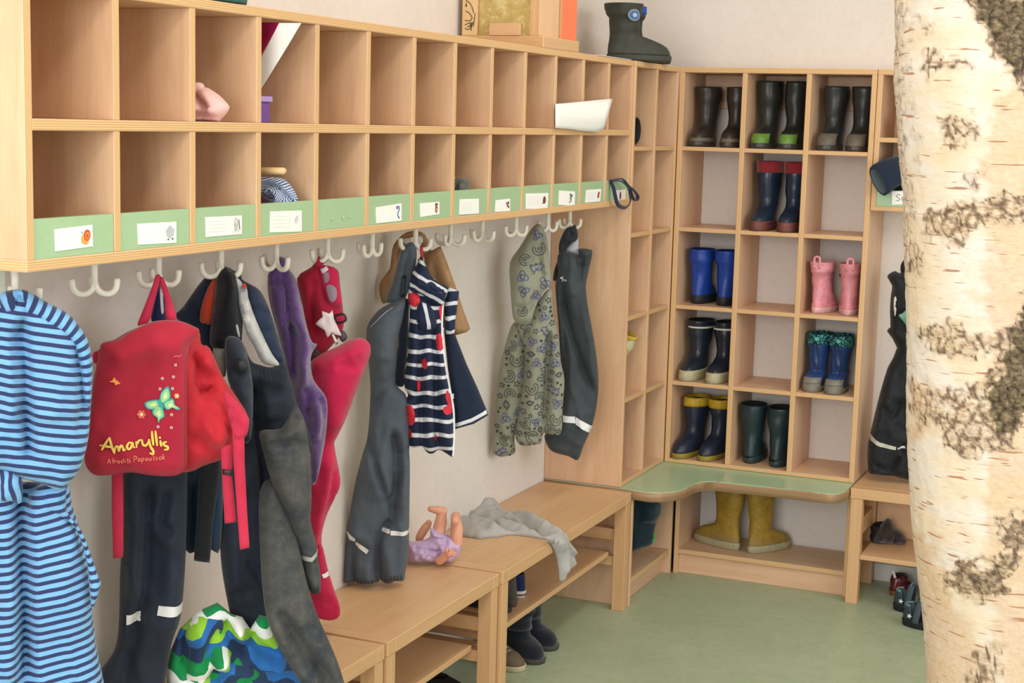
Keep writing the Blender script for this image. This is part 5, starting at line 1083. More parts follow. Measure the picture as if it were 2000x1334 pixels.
    for p in peel_tan:
        p = np.array(p, float); d, _, _ = seg_dist(Q, p, np.roll(p, -1, 0)); d = np.where(inside(Q, p), d, -d); pe = np.maximum(pe, np.clip((d+nz*22)/18+.5, 0, 1)*front)
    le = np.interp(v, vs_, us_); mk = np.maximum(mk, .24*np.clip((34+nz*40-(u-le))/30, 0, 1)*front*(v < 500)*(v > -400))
    mk = np.maximum(mk, (~front)*np.clip((nb-.18)*6, 0, 1)*.8)
    q_ = lambda q: Vector((q[0], q[1], q[2]))
    cell = np.array([noise.voronoi(Vector((q[0]*56+.35*noise.noise(q_(q)*60), q[1]*56, q[2]*46+.45*noise.noise(q_(q)*45))))[0] for q in V], dtype=object); f1 = np.array([c[0] for c in cell]); f2 = np.array([c[1] for c in cell])
    crack = np.clip((f2-f1)/.2, 0, 1)**.7
    V += nr*(mk*(.004*crack-.002) + .0012*nz + .0016*nb)[:, None]
    faces = []
    for j in range(len(Z)-1):
        o = j*NA
        for k in range(NA): k2 = (k+1) % NA; faces.append((o+k, o+k2, o+NA+k2, o+NA+k))
    me = bpy.data.meshes.new('birch_trunk'); me.from_pydata([tuple(q) for q in V], [], faces); me.update()
    for nm, arr in (('bark_patch', mk), ('peeled_tan', pe), ('crack', crack)):
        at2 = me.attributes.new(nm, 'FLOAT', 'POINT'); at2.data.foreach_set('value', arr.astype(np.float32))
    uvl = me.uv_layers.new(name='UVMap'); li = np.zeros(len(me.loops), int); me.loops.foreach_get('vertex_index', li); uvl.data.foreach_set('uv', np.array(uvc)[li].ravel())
    B = NT('birch_bark', .75, .25); uv = B.uv()
    n1 = B.noise(B.uv((5, 7, 1)), 1.6, 4, .6); n2 = B.noise(B.uv((26, 210, 1)), 1., 3, .55, .3); n3 = B.noise(B.uv((30, 45, 1)), 3, 5, .65); n4 = B.noise(B.uv((60, 9, 1)), 1.2, 3, .6); n5 = B.noise(B.uv((13, 120, 1)), 1., 2, .5, .2)
    col = B.ramp(n1, [(.25, '#cfb693'), (.45, '#d6c6ae'), (.62, '#d6cec5'), (.8, '#ccac86')])
    col = B.mix(B.math('MULTIPLY', B.ramp(n3, [(.45, '#000000'), (.7, '#ffffff')]), .4), col, '#dcbf9c')
    col = B.mix(B.math('MULTIPLY', B.ramp(n4, [(.5, '#000000'), (.66, '#ffffff')]), .22), col, '#d9c4b4')
    atp = B.n('ShaderNodeAttribute', attribute_name='peeled_tan'); col = B.mix(B.math('MULTIPLY', atp.outputs['Fac'], .62), col, B.ramp(n3, [(.3, '#b8906c'), (.5, '#c9a680'), (.7, '#d0b798')]))
    col = B.mix(B.math('MULTIPLY', B.ramp(n5, [(.635, '#000000'), (.665, '#ffffff')]), .85), col, '#a06a48')
    col = B.mix(B.math('MULTIPLY', B.ramp(n2, [(.65, '#000000'), (.7, '#ffffff')]), .5), col, '#b58560')
    am = B.n('ShaderNodeAttribute', attribute_name='bark_patch'); ac = B.n('ShaderNodeAttribute', attribute_name='crack')
    pc_ = B.ramp(n3, [(.3, '#7a6350'), (.45, '#a98d6f'), (.58, '#cbb498'), (.72, '#d8c9b6')]); pc_ = B.mix(ac.outputs['Fac'], '#4f3d32', pc_)
    dark = B.mix(B.ramp(n3, [(.4, '#000000'), (.65, '#ffffff')]), '#51432f', '#8a775c'); dark = B.mix(ac.outputs['Fac'], '#2e241c', dark)
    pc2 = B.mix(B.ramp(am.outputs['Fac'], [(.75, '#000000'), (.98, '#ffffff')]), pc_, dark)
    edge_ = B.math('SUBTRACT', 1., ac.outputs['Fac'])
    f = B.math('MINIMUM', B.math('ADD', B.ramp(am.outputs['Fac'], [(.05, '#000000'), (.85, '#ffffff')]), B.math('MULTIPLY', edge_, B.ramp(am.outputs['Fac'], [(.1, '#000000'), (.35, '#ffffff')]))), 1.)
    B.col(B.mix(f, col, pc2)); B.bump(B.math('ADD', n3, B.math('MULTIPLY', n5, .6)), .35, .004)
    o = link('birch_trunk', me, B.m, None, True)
    tag(o, 'thick white birch trunk with dark cracked bark patches, standing in the right foreground', 'tree trunk'); return o
birch()

# ------------------------------------------------------------------ wooden play house on the locker top
hs = thing('toy_house', 'unfinished wooden play house with orange side panel standing on the locker top', 'toy house', (-.13, -1., H+.0008))
def hb(n, lo, hi, mats, **k): return ubox(hs, n, lo, hi, mats, **k)
PINE = wood('pale_pine', '#dcb27a', '#e4c08a', '#ebcd9c'); PINEM = [PINE, BEDGE]
hx1 = -.022; hz = H+.001
hb('base_plank', (-.25, -1.170, hz), (-.008, -.91, hz+.03), PINEM)
post = hb('post', (-.248, -1.167, hz+.0305), (-.203, -1.153, hz+.36), PINEM, grain=2); hb('corner_post', (-.05, -1.167, hz+.0305), (hx1, -1.03, hz+.36), [wood('pinkish_beech', '#d3a274', '#dbae82', '#e2ba90'), BEDGE], grain=2)
OLV2 = NT('olive_board', .6, .3); _n = OLV2.noise(OLV2.uv((1, 1, 1), 'Object'), 22, 5, .7, 1.5); OLV2.col(OLV2.ramp(_n, [(.35, '#b69a5a'), (.5, '#bfa868'), (.62, '#d3c48c'), (.75, '#c2b27c')]))
hb('olive_panel', (-.203, -1.157, hz+.0305), (-.05, -1.145, hz+.36), [OLV2.m, OLV2.m], grain=2)
ORG = NT('orange_paint', .45, .4).col('#f4764a').m
hb('orange_panel', (-.04, -1.025, hz+.0305), (hx1+.006, -.913, hz+.36), [ORG, BEDGE], grain=2)
hb('back_panel', (-.248, -.925, hz+.0305), (-.045, -.913, hz+.36), PINEM, grain=2); hb('side_panel', (-.248, -1.152, hz+.0305), (-.236, -.926, hz+.36), PINEM, grain=2)
p1, p2 = at(953, 60, y=-1.18).x, at(1014, 60, y=-1.18).x
hb('block', (p1, -1.173, hz+.0305), (p2, -1.158, hz+.063), [BWOOD, BEDGE], grain=0)
def z9(*p): return [(890+a/7.69, b/7.69) for a, b in p]
bm = bmesh.new()
for s in ([(150, 10), (190, 25), (235, 80), (260, 150), (265, 190)], [(150, 165), (195, 190), (230, 230), (245, 270), (225, 305), (190, 315), (140, 305)], [(140, 375), (180, 355), (240, 340)], [(140, 420), (170, 440), (210, 430), (240, 350)], [(175, 400), (215, 385), (232, 350)], [(290, 195), (285, 260), (265, 400)], [(232, 460), (240, 390), (262, 330)], [(145, 70), (165, 100), (160, 40)]):
    tube(bm, [at(u, v, y=-1.1676)-hs.location for u, v in crom(z9(*s), 4)], .0011, 5)
obj('ink_doodle', bm, M('#4a4438'), post)

# ------------------------------------------------------------------ things lying in the locker cubbies
def blob(name, mat, parent, c, r, sd=0, amp=.3, fr=9, seg=28, flatz=True):
    bm = bmesh.new(); bmesh.ops.create_icosphere(bm, subdivisions=4, radius=1)
    uvl = bm.loops.layers.uv.verify()
    for v in bm.verts:
        n = v.co.normalized(); k = 1+amp*noise.noise(n*1.7+Vector((sd, 0, 0)))+amp*.55*(abs(noise.noise(n*3.4+Vector((0, sd, 3))))*2-.6)+amp*.2*noise.noise(n*fr)
        v.co = Vector((n.x*r[0]*k, n.y*r[1]*k, n.z*r[2]*k))
        if flatz: v.co.z = max(v.co.z, -r[2]*.8)
    for f in bm.faces:
        for l in f.loops: l[uvl].uv = (l.vert.co.x+l.vert.co.y*.6, l.vert.co.z+l.vert.co.y*.4)
    zmin = min(v.co.z for v in bm.verts); bmesh.ops.translate(bm, verts=bm.verts, vec=Vector(c)+Vector((0, 0, -zmin)))
    return obj(name, bm, mat, parent, True)
PKC = fabric('pink_cloth', '#eec6bf', '#e6b5b0', .85)
pkc = thing('pink_cloth', 'crumpled pale pink cloth in third upper cubby of the hook locker', 'cloth', (-.1, -2.65, ZM))
zk = zs(360, 150, 13.34)
pkp = Plane(-.11, -2.67, 72)
Panel(zk((-500, 1200), (-400, 300), (100, 200), (280, 150), (400, 145), (500, 190), (530, 270), (640, 300), (900, 470), (1080, 650), (1180, 790), (1100, 960), (960, 1110), (900, 1180), (600, 1195), (100, 1210)), pkp, .045, .05, [(zk((290, 480), (500, 640), (720, 900)), -.02, .008), (zk((280, 980), (600, 1000), (960, 1030)), -.016, .006), (zk((300, 320), (500, 280)), -.01, .006), (zk((600, 900), (1000, 960)), .01, .007)], wr=.006, wf=(50, 50), step=.006, sm=2, zmin=ZM+.0008, seed=7).build('pink_fabric', PKC, pkc)
fo = thing('document_folder', 'magenta folder in fourth upper cubby of the hook locker, behind a white sheet', 'folder', (-.1, -2.47, ZM))
def sheet(par, name, mat, pts, y, bend=0., th=.0012):
    bm = bmesh.new(); n = 10; rows = []
    (a, b), (c, d) = pts[:2], pts[2:]
    for i in range(n+1):
        t = i/n; row = []
        for p, q in ((a, c), (b, d)):
            u, v = p[0]+(q[0]-p[0])*t, p[1]+(q[1]-p[1])*t
            P = at(u, v, y=y); P.y += bend*math.sin(PI*t); row.append(P-par.location)
        rows.append(row)
    vs = [[bm.verts.new(P) for P in r] for r in rows]
    for r, q in zip(vs, vs[1:]): bm.faces.new((r[0], r[1], q[1], q[0]))
    g = bmesh.ops.extrude_face_region(bm, geom=bm.faces[:]); bmesh.ops.translate(bm, verts=[e for e in g['geom'] if isinstance(e, bmesh.types.BMVert)], vec=(0, th, 0))
    return obj(name, bm, mat, par, False)
sheet(fo, 'folder_cover', M('#b3235e', .5), [(440, 200), (440, 42), (512, 103), (546, 44)], -2.46, .004)
ws = thing('paper_sheet', 'white paper sheet leaning diagonally in front of the magenta folder, fourth upper cubby', 'paper', (-.1, -2.48, ZM))
sheet(ws, 'sheet', PAPER, [(470, 232), (470, 180), (588, 45), (545, 45)], -2.475, .004)
pbx = thing('purple_box', 'small purple plastic box with pale lid in fourth upper cubby', 'box', (-.1, -2.49, ZM))
PUP = NT('purple_plastic', .3, .5); PUP.col('#7b49a8'); PUP.b.inputs['Transmission Weight'].default_value = .25; LIDM = NT('pale_purple_plastic', .3, .5).col('#a890cc').m
xr = at(526, 230, y=-2.455).x
ubox(pbx, 'box_body', (xr-.085, -2.515, ZM+.0008), (xr-.002, -2.45, ZM+.039), [PUP.m, PUP.m]); ubox(pbx, 'lid', (xr-.089, -2.519, ZM+.0395), (xr+.002, -2.446, ZM+.05), [LIDM, LIDM])
ml = thing('folded_shirt', 'blue and white striped shirt crumpled in fourth lower cubby', 'shirt', (-.1, -2.46, ZB))
zc = zs(480, 310, 8.34); mp = Plane(-.11, -2.43, 72)
ZBF = ZB+T+.0008
MST = striped('fine_blue_stripes', '#c9d3e6', '#3a456e', .0068, .42)
Panel(zc((-120, 760), (-120, 330), (230, 300), (560, 310), (680, 380), (780, 500), (850, 660), (800, 740), (800, 900), (-120, 900)), mp, .04, .04, [(zc((250, 480), (400, 420), (640, 500)), -.012, .005), (zc((640, 500), (720, 620), (840, 690)), -.012, .005), (zc((260, 560), (420, 660), (500, 620), (420, 520)), -.012, .005), (zc((430, 500), (520, 620), (540, 720)), .008, .007)], wr=.005, wf=(40, 40), step=.0055, uv=lin_uv(-.6, 1, 1.2, .012), sm=2, zmin=ZBF, seed=17).build('striped_cotton', MST, ml)
dr = thing('dark_cloth', 'dark red cloth under the striped shirt in fourth lower cubby', 'cloth', (-.1, -2.49, ZB))
Panel(zc((-100, 620), (230, 560), (300, 610), (430, 680), (480, 720), (480, 900), (-100, 900)), mp.shift(.05), .016, .02, wr=.004, wf=(40, 40), step=.0055, zmin=ZBF, sm=2, seed=19).build('dark_fabric', fabric('maroon_cloth', '#4a2030', '#2a1620'), dr)
rs = thing('wooden_rod', 'flat pale wooden rod lying on the striped shirt in fourth lower cubby', 'rod', (-.1, -2.46, 1.42))
bm = bmesh.new(); a_, b_ = at(470, 333, y=-2.46), at(556, 334, y=-2.46); tube(bm, [a_-rs.location, (a_+(b_-a_)*.97)-rs.location, b_-rs.location], [.0085, .0085, .006], 12, flat=(1.2, .8)); obj('rod_body', bm, PINE, rs, True)
gp = thing('grey_pouch', 'grey patterned pouch with white cord in eighth lower cubby', 'pouch', (-.08, -1.65, ZB))
zg = zs(860, 320, 19.06); gpl = Plane(-.09, -1.605, 74)
Panel(zg((-400, 1300), (-400, 560), (480, 580), (700, 540), (980, 520), (1060, 600), (1100, 800), (1090, 1000), (1090, 1300)), gpl, .03, .03, [(zg((650, 600), (660, 1000)), -.006, .004), (zg((700, 640), (1000, 640)), -.004, .003)], wr=.003, wf=(60, 60), step=.005, sm=1, zmin=ZBF, seed=9).build('pouch_body', fabric('grey_camo', '#77746c', '#4c5048', .9, 300, 60), gp)
bm = bmesh.new(); tube(bm, [gpl.pt(*gpl.hit(*q), .03)-gp.location for q in zg((430, 560), (580, 560), (600, 500), (520, 380), (460, 230), (380, 150))], .002, 6); obj('white_cord', bm, PAPER, gp, True)
# white paper sheet over the last upper cubbies
wp = thing('paper_sheet', 'large white paper sheet leaning across the last upper cubbies of the hook locker', 'paper', (.0, -.9, ZM))
bm = bmesh.new(); rows = []
top = [(1085, 203), (1110, 201), (1140, 198), (1170, 195), (1197, 192.5)]; bot = [(1085, 250), (1110, 252), (1140, 256), (1165, 258), (1180, 252)]
for i in range(13):
    t = i/12; row = []
    for j in range(9):
        s = j/8; f = lambda pts: tuple(np.array([np.interp(t*4, range(5), [p[k] for p in pts]) for k in (0, 1)]))
        (u0, v0), (u1, v1) = f(top), f(bot); x = .004+.012*math.sin(PI*s)*(.4+t)+.01*t*t
        row.append(bm.verts.new(at(u0+(u1-u0)*s, v0+(v1-v0)*s, x=x)-wp.location))
    rows.append(row)
for r, q in zip(rows, rows[1:]):
    for j in range(8): bm.faces.new((r[j], r[j+1], q[j+1], q[j]))
g = bmesh.ops.extrude_face_region(bm, geom=bm.faces[:]); bmesh.ops.translate(bm, verts=[e for e in g['geom'] if isinstance(e, bmesh.types.BMVert)], vec=(-.0008, 0, 0)); bmesh.ops.recalc_face_normals(bm, faces=bm.faces)
obj('sheet', bm, PAPER, wp, True)
# dark strap hanging out of the last lower cubby
sb = thing('strap', 'dark navy fabric strap looping out of the last lower cubby', 'strap', (0, -.55, 1.36))
zq = zs(1000, 340, 5.)
bm = bmesh.new()
def ribbon(pts, xs_): tube(bm, [Vector(at(u, v, x=x))-sb.location for (u, v), x in zip(crom(pts, 4), np.interp(np.linspace(0, 1, (len(pts)-1)*4+1), np.linspace(0, 1, len(xs_)), xs_))], .0064, 8, flat=(1., .35))
ribbon(zq((925, 72), (960, 70), (990, 130), (1010, 220), (1030, 290), (1070, 325), (1120, 325), (1155, 270), (1150, 200), (1130, 130), (1080, 80), (1020, 60), (960, 68)), [-.03, .004, .018, .024, .03, .024, .012, -.002])
ribbon(zq((960, 66), (1040, 45), (1090, 60), (1130, 110), (1180, 150), (1225, 210), (1220, 255), (1190, 250), (1165, 200), (1150, 140)), [0, .012, .02, .028, .03, .024, .018])
obj('strap_ribbon', bm, fabric('navy_strap', '#2b3148', '#20263c', .7), sb, True)
# right locker: rolled dark blue trouser leg and a pink bootie
dj = thing('rolled_trousers', 'dark blue rolled trouser leg poking out of the lower right cubby beside the trunk', 'trousers', (.72, -.03, 1.36))
zj = zs(1690, 210, 6.675)
JN = fabric('dark_blue_cotton', '#1e2b3e', '#172233', .8); bm = bmesh.new()
c0, c1, c2 = at(1715, 354, y=-.052), at(1735, 340, y=-.03), at(1790, 318, y=.08)
ax = [c0, c0.lerp(c1, .3), c1, c1.lerp(c2, .35), c2]; up = Vector((.1, -.1, 1)).normalized()
ex = (at(1728, 383, y=-.052)-at(1704, 326, y=-.052))/2; ey = RT*.017-Vector((FW.x, FW.y, 0))*.014
rings = []
for p, k in zip(ax, (1, 1.03, .98, .9, .8)): rings.append([bm.verts.new(p-dj.location+(ex*math.cos(2*PI*i/24)+ey*math.sin(2*PI*i/24))*k*(1+.05*noise.noise(Vector((i*.6, k*9, 2))))) for i in range(24)])
inn = [[bm.verts.new(p-dj.location+(ex*math.cos(2*PI*i/24)+ey*math.sin(2*PI*i/24))*k) for i in range(24)] for p, k in ((ax[0], .84), (ax[1].lerp(ax[2], .6), .78))]
for a, b in zip(rings, rings[1:]): bridge(bm, a, b)
bridge(bm, inn[0], rings[0]); bridge(bm, inn[1], inn[0], 1); f = bm.faces.new(inn[1]); f.material_index = 1; bm.faces.new(rings[-1]); bmesh.ops.recalc_face_normals(bm, faces=bm.faces)
obj('trouser_leg', bm, [JN, M('#4a5458', .9)], dj, True)
blob('trouser_seat', JN, dj, Vector((.765, .085, RZB+.0155))-dj.location, (.05, .07, .075), 4, .18)
pb2 = thing('pink_slipper', 'small pink slipper in the upper right cubby, half behind the trunk', 'slipper', (.74, .04, 1.5075))
blob('slipper_body', fabric('pink_felt', '#e8b0a8', '#d99a94'), pb2, (.02, .02, .012), (.038, .05, .032), 2, .15)
bm = bmesh.new(); bmesh.ops.create_cube(bm, size=1, matrix=Matrix.Translation((.02, .018, .006)) @ Matrix.Diagonal((.066, .09, .011, 1))); bmesh.ops.bevel(bm, geom=list(bm.edges), offset=.003, segments=2, affect='EDGES'); obj('slipper_sole', bm, M('#2c262a', .6), pb2)
bm = bmesh.new(); tube(bm, [Vector((-.012, -.01, .03))+Vector((.012*math.cos(t), 0, .018*math.sin(t)+.014)) for t in np.linspace(0, 2*PI, 14)], .003, 6, cap=False); obj('slipper_loop', bm, fabric('pink_loop', '#e3a8a2', '#d39590'), pb2, True)
# ------------------------------------------------------------------ doll, grey shirt and shoes
class HPlane:
    """the horizontal plane at height z: s runs along x, t along y, relief upwards"""
    def __init__(s, z): s.z = z
    def hit(s, u, v): p = at(u, v, z=s.z); return p.x, p.y
    def pt(s, a, b, h): return Vector((a, b, s.z+h))
GJ = fabric('light_grey_jersey', '#b9b6b0', '#a8a5a0', .95, 600, 8, .2)
gs = thing('grey_shirt', 'light grey jersey shirt draped over the edge of the far bench', 'shirt', (-.08, -1.1, .38))
zt_ = zs(780, 960, 5.556)
Panel(zt_((640, 260), (760, 245), (850, 205), (960, 190), (1070, 195), (1130, 245), (1300, 320), (1480, 380), (1640, 410), (1760, 470), (1800, 500), (1690, 580), (1640, 530), (1540, 515), (1400, 495), (1230, 475), (1100, 490), (1060, 500), (960, 505), (880, 520), (800, 505), (690, 490), (600, 400)), HPlane(.3806), .022, .03,
      [(zt_((690, 300), (900, 330), (1200, 380), (1640, 530)), -.016, .009), (zt_((900, 220), (1060, 210), (1250, 330), (1650, 480)), .012, .016), (zt_((1000, 380), (1080, 440), (1300, 470)), -.012, .008), (zt_((700, 420), (900, 420), (1040, 480)), .006, .012), (zt_((1100, 250), (1350, 400), (1500, 470)), -.01, .007)], wr=.004, wf=(45, 45), step=.0065, back=0, sm=2, seed=201).build('shirt_body', GJ, gs)
ge = Plane(.047, -1.14, 2)
Panel(zt_((1560, 500), (1640, 470), (1740, 430), (1800, 460), (1830, 540), (1890, 610), (1928, 670), (1900, 690), (1890, 730), (1912, 790), (1850, 840), (1790, 890), (1770, 960), (1750, 990), (1735, 960), (1730, 860), (1710, 740), (1680, 640), (1640, 560)), ge, .012, .014, [(zt_((1700, 500), (1760, 650), (1760, 900)), .008, .012), (zt_((1800, 560), (1850, 690), (1900, 690)), -.006, .008), (zt_((1680, 520), (1720, 640)), .006, .01)], wr=.003, wf=(50, 20), step=.006, back=.3, sm=1, seed=202).build('hanging_sleeve', GJ, gs)

SKIN = NT('doll_vinyl', .45, .4); SKIN.b.inputs['Subsurface Weight'].default_value = .1; SKIN.b.inputs['Subsurface Radius'].default_value = (.01, .005, .003)
SKIN.col('#e0a183'); SKIN = SKIN.m
LIL = NT('lilac_satin', .38, .5, .2); _n = LIL.noise(LIL.uv(), 40, 3); LIL.col(LIL.mix(_n, '#b89ac2', '#cdb0d2')); LIL.bump(_n, .2, .003); LIL = LIL.m
dl = thing('doll', 'bare-legged doll in lilac dress lying on bench with feet in the air', 'doll', (-.16, -1.48, .381))
zd = zs(790, 980, 9.53); dp = Plane(-.165, -1.475, 62)
def dP(p, h=0.): return dp.pt(*dp.hit(*zd(p)[0]), h)-dl.location
dress = Panel(zd((60, 1240), (60, 760), (120, 740), (300, 720), (470, 660), (470, 500), (520, 490), (700, 560), (780, 610), (900, 640), (1040, 690), (1090, 700), (1060, 850), (1000, 1000), (900, 1090), (850, 1150), (700, 1180), (480, 1210), (300, 1190), (130, 1230)), dp, .045, .05,
      [(zd((160, 830), (400, 850), (640, 880)), -.008, .004), (zd((200, 880), (420, 860), (300, 980)), .006, .004), (zd((480, 640), (620, 630), (750, 670)), -.01, .004), (zd((640, 800), (640, 1000), (720, 1110), (860, 1140)), -.012, .004), (zd((780, 600), (760, 720), (700, 800)), -.008, .004), (zd((300, 950), (480, 1050), (420, 1180)), .005, .006), (zd((480, 560), (620, 590), (760, 620)), .006, .005)], wr=.004, wf=(70, 60), step=.0045, sm=2, zmin=.3815, seed=211).build('dress', LIL, dl)
def limb(name, pts, rad, hs, mat=SKIN, parent=dl):
    bm = bmesh.new(); P = crom([tuple(dP(p, h)) for p, h in zip(pts, hs)], 5); R = [float(np.interp(i/5, range(len(rad)), rad)) for i in range(len(P))]
    P0, P1 = Vector(P[0]), Vector(P[-1]); d0 = (P0-Vector(P[1])).normalized(); d1 = (P1-Vector(P[-2])).normalized()
    P = [tuple(P0+d0*R[0]*.85), tuple(P0+d0*R[0]*.5)]+P+[tuple(P1+d1*R[-1]*.5), tuple(P1+d1*R[-1]*.85)]; R = [R[0]*.45, R[0]*.85]+R+[R[-1]*.85, R[-1]*.45]
    tube(bm, P, R, 14); return obj(name, bm, mat, parent, True)
k = .00148/9.53*9.53                                  # metres per photo pixel at the doll
l1 = limb('leg', [(640, 660), (650, 520), (680, 400), (690, 290), (710, 215)], [.0165, .017, .0165, .0135, .0125], [-.005, -.01, -.012, -.015, -.015]); limb('foot', [(715, 205), (640, 185), (560, 165), (480, 150)], [.0125, .0115, .0095, .0075], [-.015, -.012, -.01, -.01], parent=l1)
l2 = limb('leg', [(960, 760), (965, 640), (975, 500), (960, 380), (950, 300)], [.016, .0165, .0165, .0145, .013], [.012, .01, .005, .002, 0]); limb('foot', [(955, 275), (940, 265), (925, 285)], [.013, .012, .011], [0, .022, .04], parent=l2)
a1 = limb('arm', [(280, 740), (300, 690), (350, 610), (400, 540), (450, 480)], [.0105, .011, .0115, .011, .009], [-.03, -.03, -.032, -.034, -.034])
a2 = limb('arm', [(640, 1010), (690, 960), (740, 900), (780, 860)], [.0115, .0115, .0105, .009], [.045, .05, .056, .06])
hd = limb('hand', [(770, 870), (820, 840), (850, 815)], [.009, .0105, .009], [.06, .064, .066], parent=a2)
for (x, y), (x2, y2) in (((760, 810), (765, 740)), ((830, 800), (830, 760)), ((860, 800), (885, 770)), ((870, 825), (915, 810)), ((860, 850), (905, 850))): limb('finger', [(x, y), ((x+x2)/2, (y+y2)/2), (x2, y2)], [.0042, .004, .0033], [.066, .07, .07], parent=a2)
h1 = limb('hand', [(440, 490), (455, 455), (450, 440)], [.008, .0085, .007], [-.034, -.032, -.03], parent=a1)
bm = bmesh.new(); bmesh.ops.create_uvsphere(bm, u_segments=28, v_segments=18, radius=.046)
hc = dP((-330, 900), -.02); hc.z = max(hc.z, .377+.0485-.381)
for v in bm.verts:
    n = v.co.normalized(); v.co *= 1+.08*max(0, n.dot(Vector((.2, -.7, .6))))
bmesh.ops.translate(bm, verts=bm.verts, vec=hc); obj('head', bm, SKIN, dl, True)
limb('neck', [(-60, 940), (60, 930), (150, 930)], [.02, .018, .02], [-.01, -.01, -.005])

# shoes
def shoe(label, loc, rz, L=.16, upper=None, sole=None, Ht=.062, trim=None, wide=1., group=None, laces=None, name='shoe', solez=.016, stripe=None):
    root = thing(name, label, 'shoe', loc, (0, 0, rz), group); sd = random.uniform(0, 30)
    prof = [(0, .004, L, .031*wide, .16), (.014, 0, L+.001, .033*wide, .16), (.028, 0, L-.004, .032*wide, .15), (.038, .002, L-.02, .031*wide, .12), (.047, .004, L-.05, .03*wide, .06), (.055, .006, .092, .028*wide, 0), (Ht, .008, .078, .026*wide, 0), (Ht+.03, .009, .076, .0265*wide, 0)]
    bm = bmesh.new(); zz = [solez, .022, .028, .034, .039, .044, .049, .055, .062]; zz = [q for q in zz if q < Ht]+[Ht]
    o = band(bm, prof, zz, seed=sd, rip=.003, n=26); bm.faces.new(o[0][::-1]); i = band(bm, prof, [Ht, Ht-.012, .03], off=-.004, n=26, mat=1); bridge(bm, o[-1], i[0]); f = bm.faces.new(i[-1]); f.material_index = 1
    obj('upper', bm, [upper, M('#3a3634', .95)], root, True)
    bm = bmesh.new(); band(bm, prof, [0, .005, solez-.003, solez], off=.003, n=26, cap_bottom=True, cap_top=True); so = obj('sole', bm, sole, root, True)
    if stripe: bm = bmesh.new(); band(bm, prof, [solez*.35, solez*.6], off=.0037, n=26); obj('sole_stripe', bm, stripe, so, True)
    if trim: bm = bmesh.new(); band(bm, prof, [Ht-.006, Ht-.003, Ht+.001], off=.0025, n=26); obj('collar', bm, trim, root, True)
    if laces:
        for q in range(3):
            bm = bmesh.new(); x = .085+.014*q; z = .056-.006*q; tube(bm, crom([(x, -.022, z-.008), (x+.004, 0, z+.006), (x, .022, z-.008)], 4), .0022, 6); obj('lace', bm, laces, root, True)
    return root
SH = .1885
shoe('dark blue canvas shoe with white striped sole on the far bench shelf', (at(1024, 1170, z=SH).x-.005, at(1024, 1170, z=SH).y+.01, SH), 2.85, .16, fabric('navy_canvas', '#25335c', '#1c284a', .85), NT('white_rubber', .6, .3).col('#d9d6cf').m, .066, stripe=M('#6c3a48', .6), solez=.02)
shoe('grey-brown felt ankle boot in front of the blue canvas shoe, on bench shelf', (at(1003, 1188, z=SH).x, at(1000, 1187, z=SH).y+.012, SH), 2.85, .15, fabric('grey_brown_felt', '#57524a', '#47433c', .95), NT('taupe_rubber', .7, .2).col('#5c4c46').m, .09, solez=.02)
shoe('dark shoe deep on the far bench shelf, mostly hidden behind the bench legs', (-.2, -1.235, SH), .2, .16, M('#2b2625', .8), M('#3c3532', .8), .06, laces=M('#5a5048', .8))
FZ = fabric('fuzzy_black_navy', '#20242e', '#151820', 1., 260, 14, .4, 1.); FZS = M('#4a463f', .8)
for lb, q, r, dy in (('dark navy fuzzy bootie on floor under the far bench, the front one of its pair', (1052, 1304), -.35, 0), ('dark navy fuzzy bootie on floor under the far bench, behind the front one', (1074, 1282), -.1, .03)):
    p = at(*q, z=0); L = .165; p.y += dy
    boot(lb, (p.x-L*math.cos(r)-.004, p.y-L*math.sin(r)+.03, .0005), r, L=L, Ht=.135, upper=FZ, sole=FZS, cuff=FZ, cuff_h=.05, cuff_off=.006, rip=.008, fat=1.05, sw=1.12, group='fuzzy booties under the bench', solez=.014)['category'] = 'shoe'
p = at(1016, 1318, z=0)
shoe('worn brown shoe with cream sole on the floor by the bench leg, below fuzzy booties', (p.x-.165, p.y+.075, .0005), -.3, .168, M('#6b5c4a', .8, .2, .3), NT('cream_rubber_sole', .7, .2).col('#b9b08c').m, .058, laces=M('#a39578', .8), wide=1.12)
shoe('dark shoe on the floor under the middle bench, near the bench leg', (-.2, -1.43, .0005), -.1, .17, M('#2a2825', .8, .2, .3), M('#35322e', .8), .06, wide=1.1)
shoe('pale pink shoe on the floor under the middle bench, at lower frame edge', (-.2, -1.585, .0005), .05, .155, M('#d7a4a6', .7), M('#e2cfc8', .7), .06)
shoe('dark navy shoe on the floor under the nearest bench, just left of its leg', (-.2, -2.26, .0005), .0, .165, M('#23283a', .8), M('#2c2c30', .8), .06)
# dark teal bag on the low shelf under the left boot shelf
tb = thing('backpack', 'dark teal bag with bright green edge on the low shelf behind far bench leg', 'bag', (-.06, -.2, .0865))
zl = zs(1220, 930, 5.336); tp = Plane(-.035, -.2, 66)
tbag = Panel(zl((-60, 780), (-60, 200), (140, 200), (250, 215), (340, 225), (372, 270), (380, 330), (372, 390), (345, 440), (325, 500), (310, 560), (312, 610), (300, 670), (265, 715), (180, 740), (130, 760)), tp, .055, .05, [(zl((140, 480), (260, 480), (320, 500)), -.008, .01), (zl((250, 230), (260, 450)), .008, .02)], wr=.005, step=.007, zmin=.0875, seed=221).build('bag_body', fabric('dark_teal_nylon', '#1f363e', '#182a34', .7), tb)
tbag.strokes('green_edge', M('#4d9a3a', .7), [zl((296, 575), (302, 620), (288, 670))], .008, lift=.004)
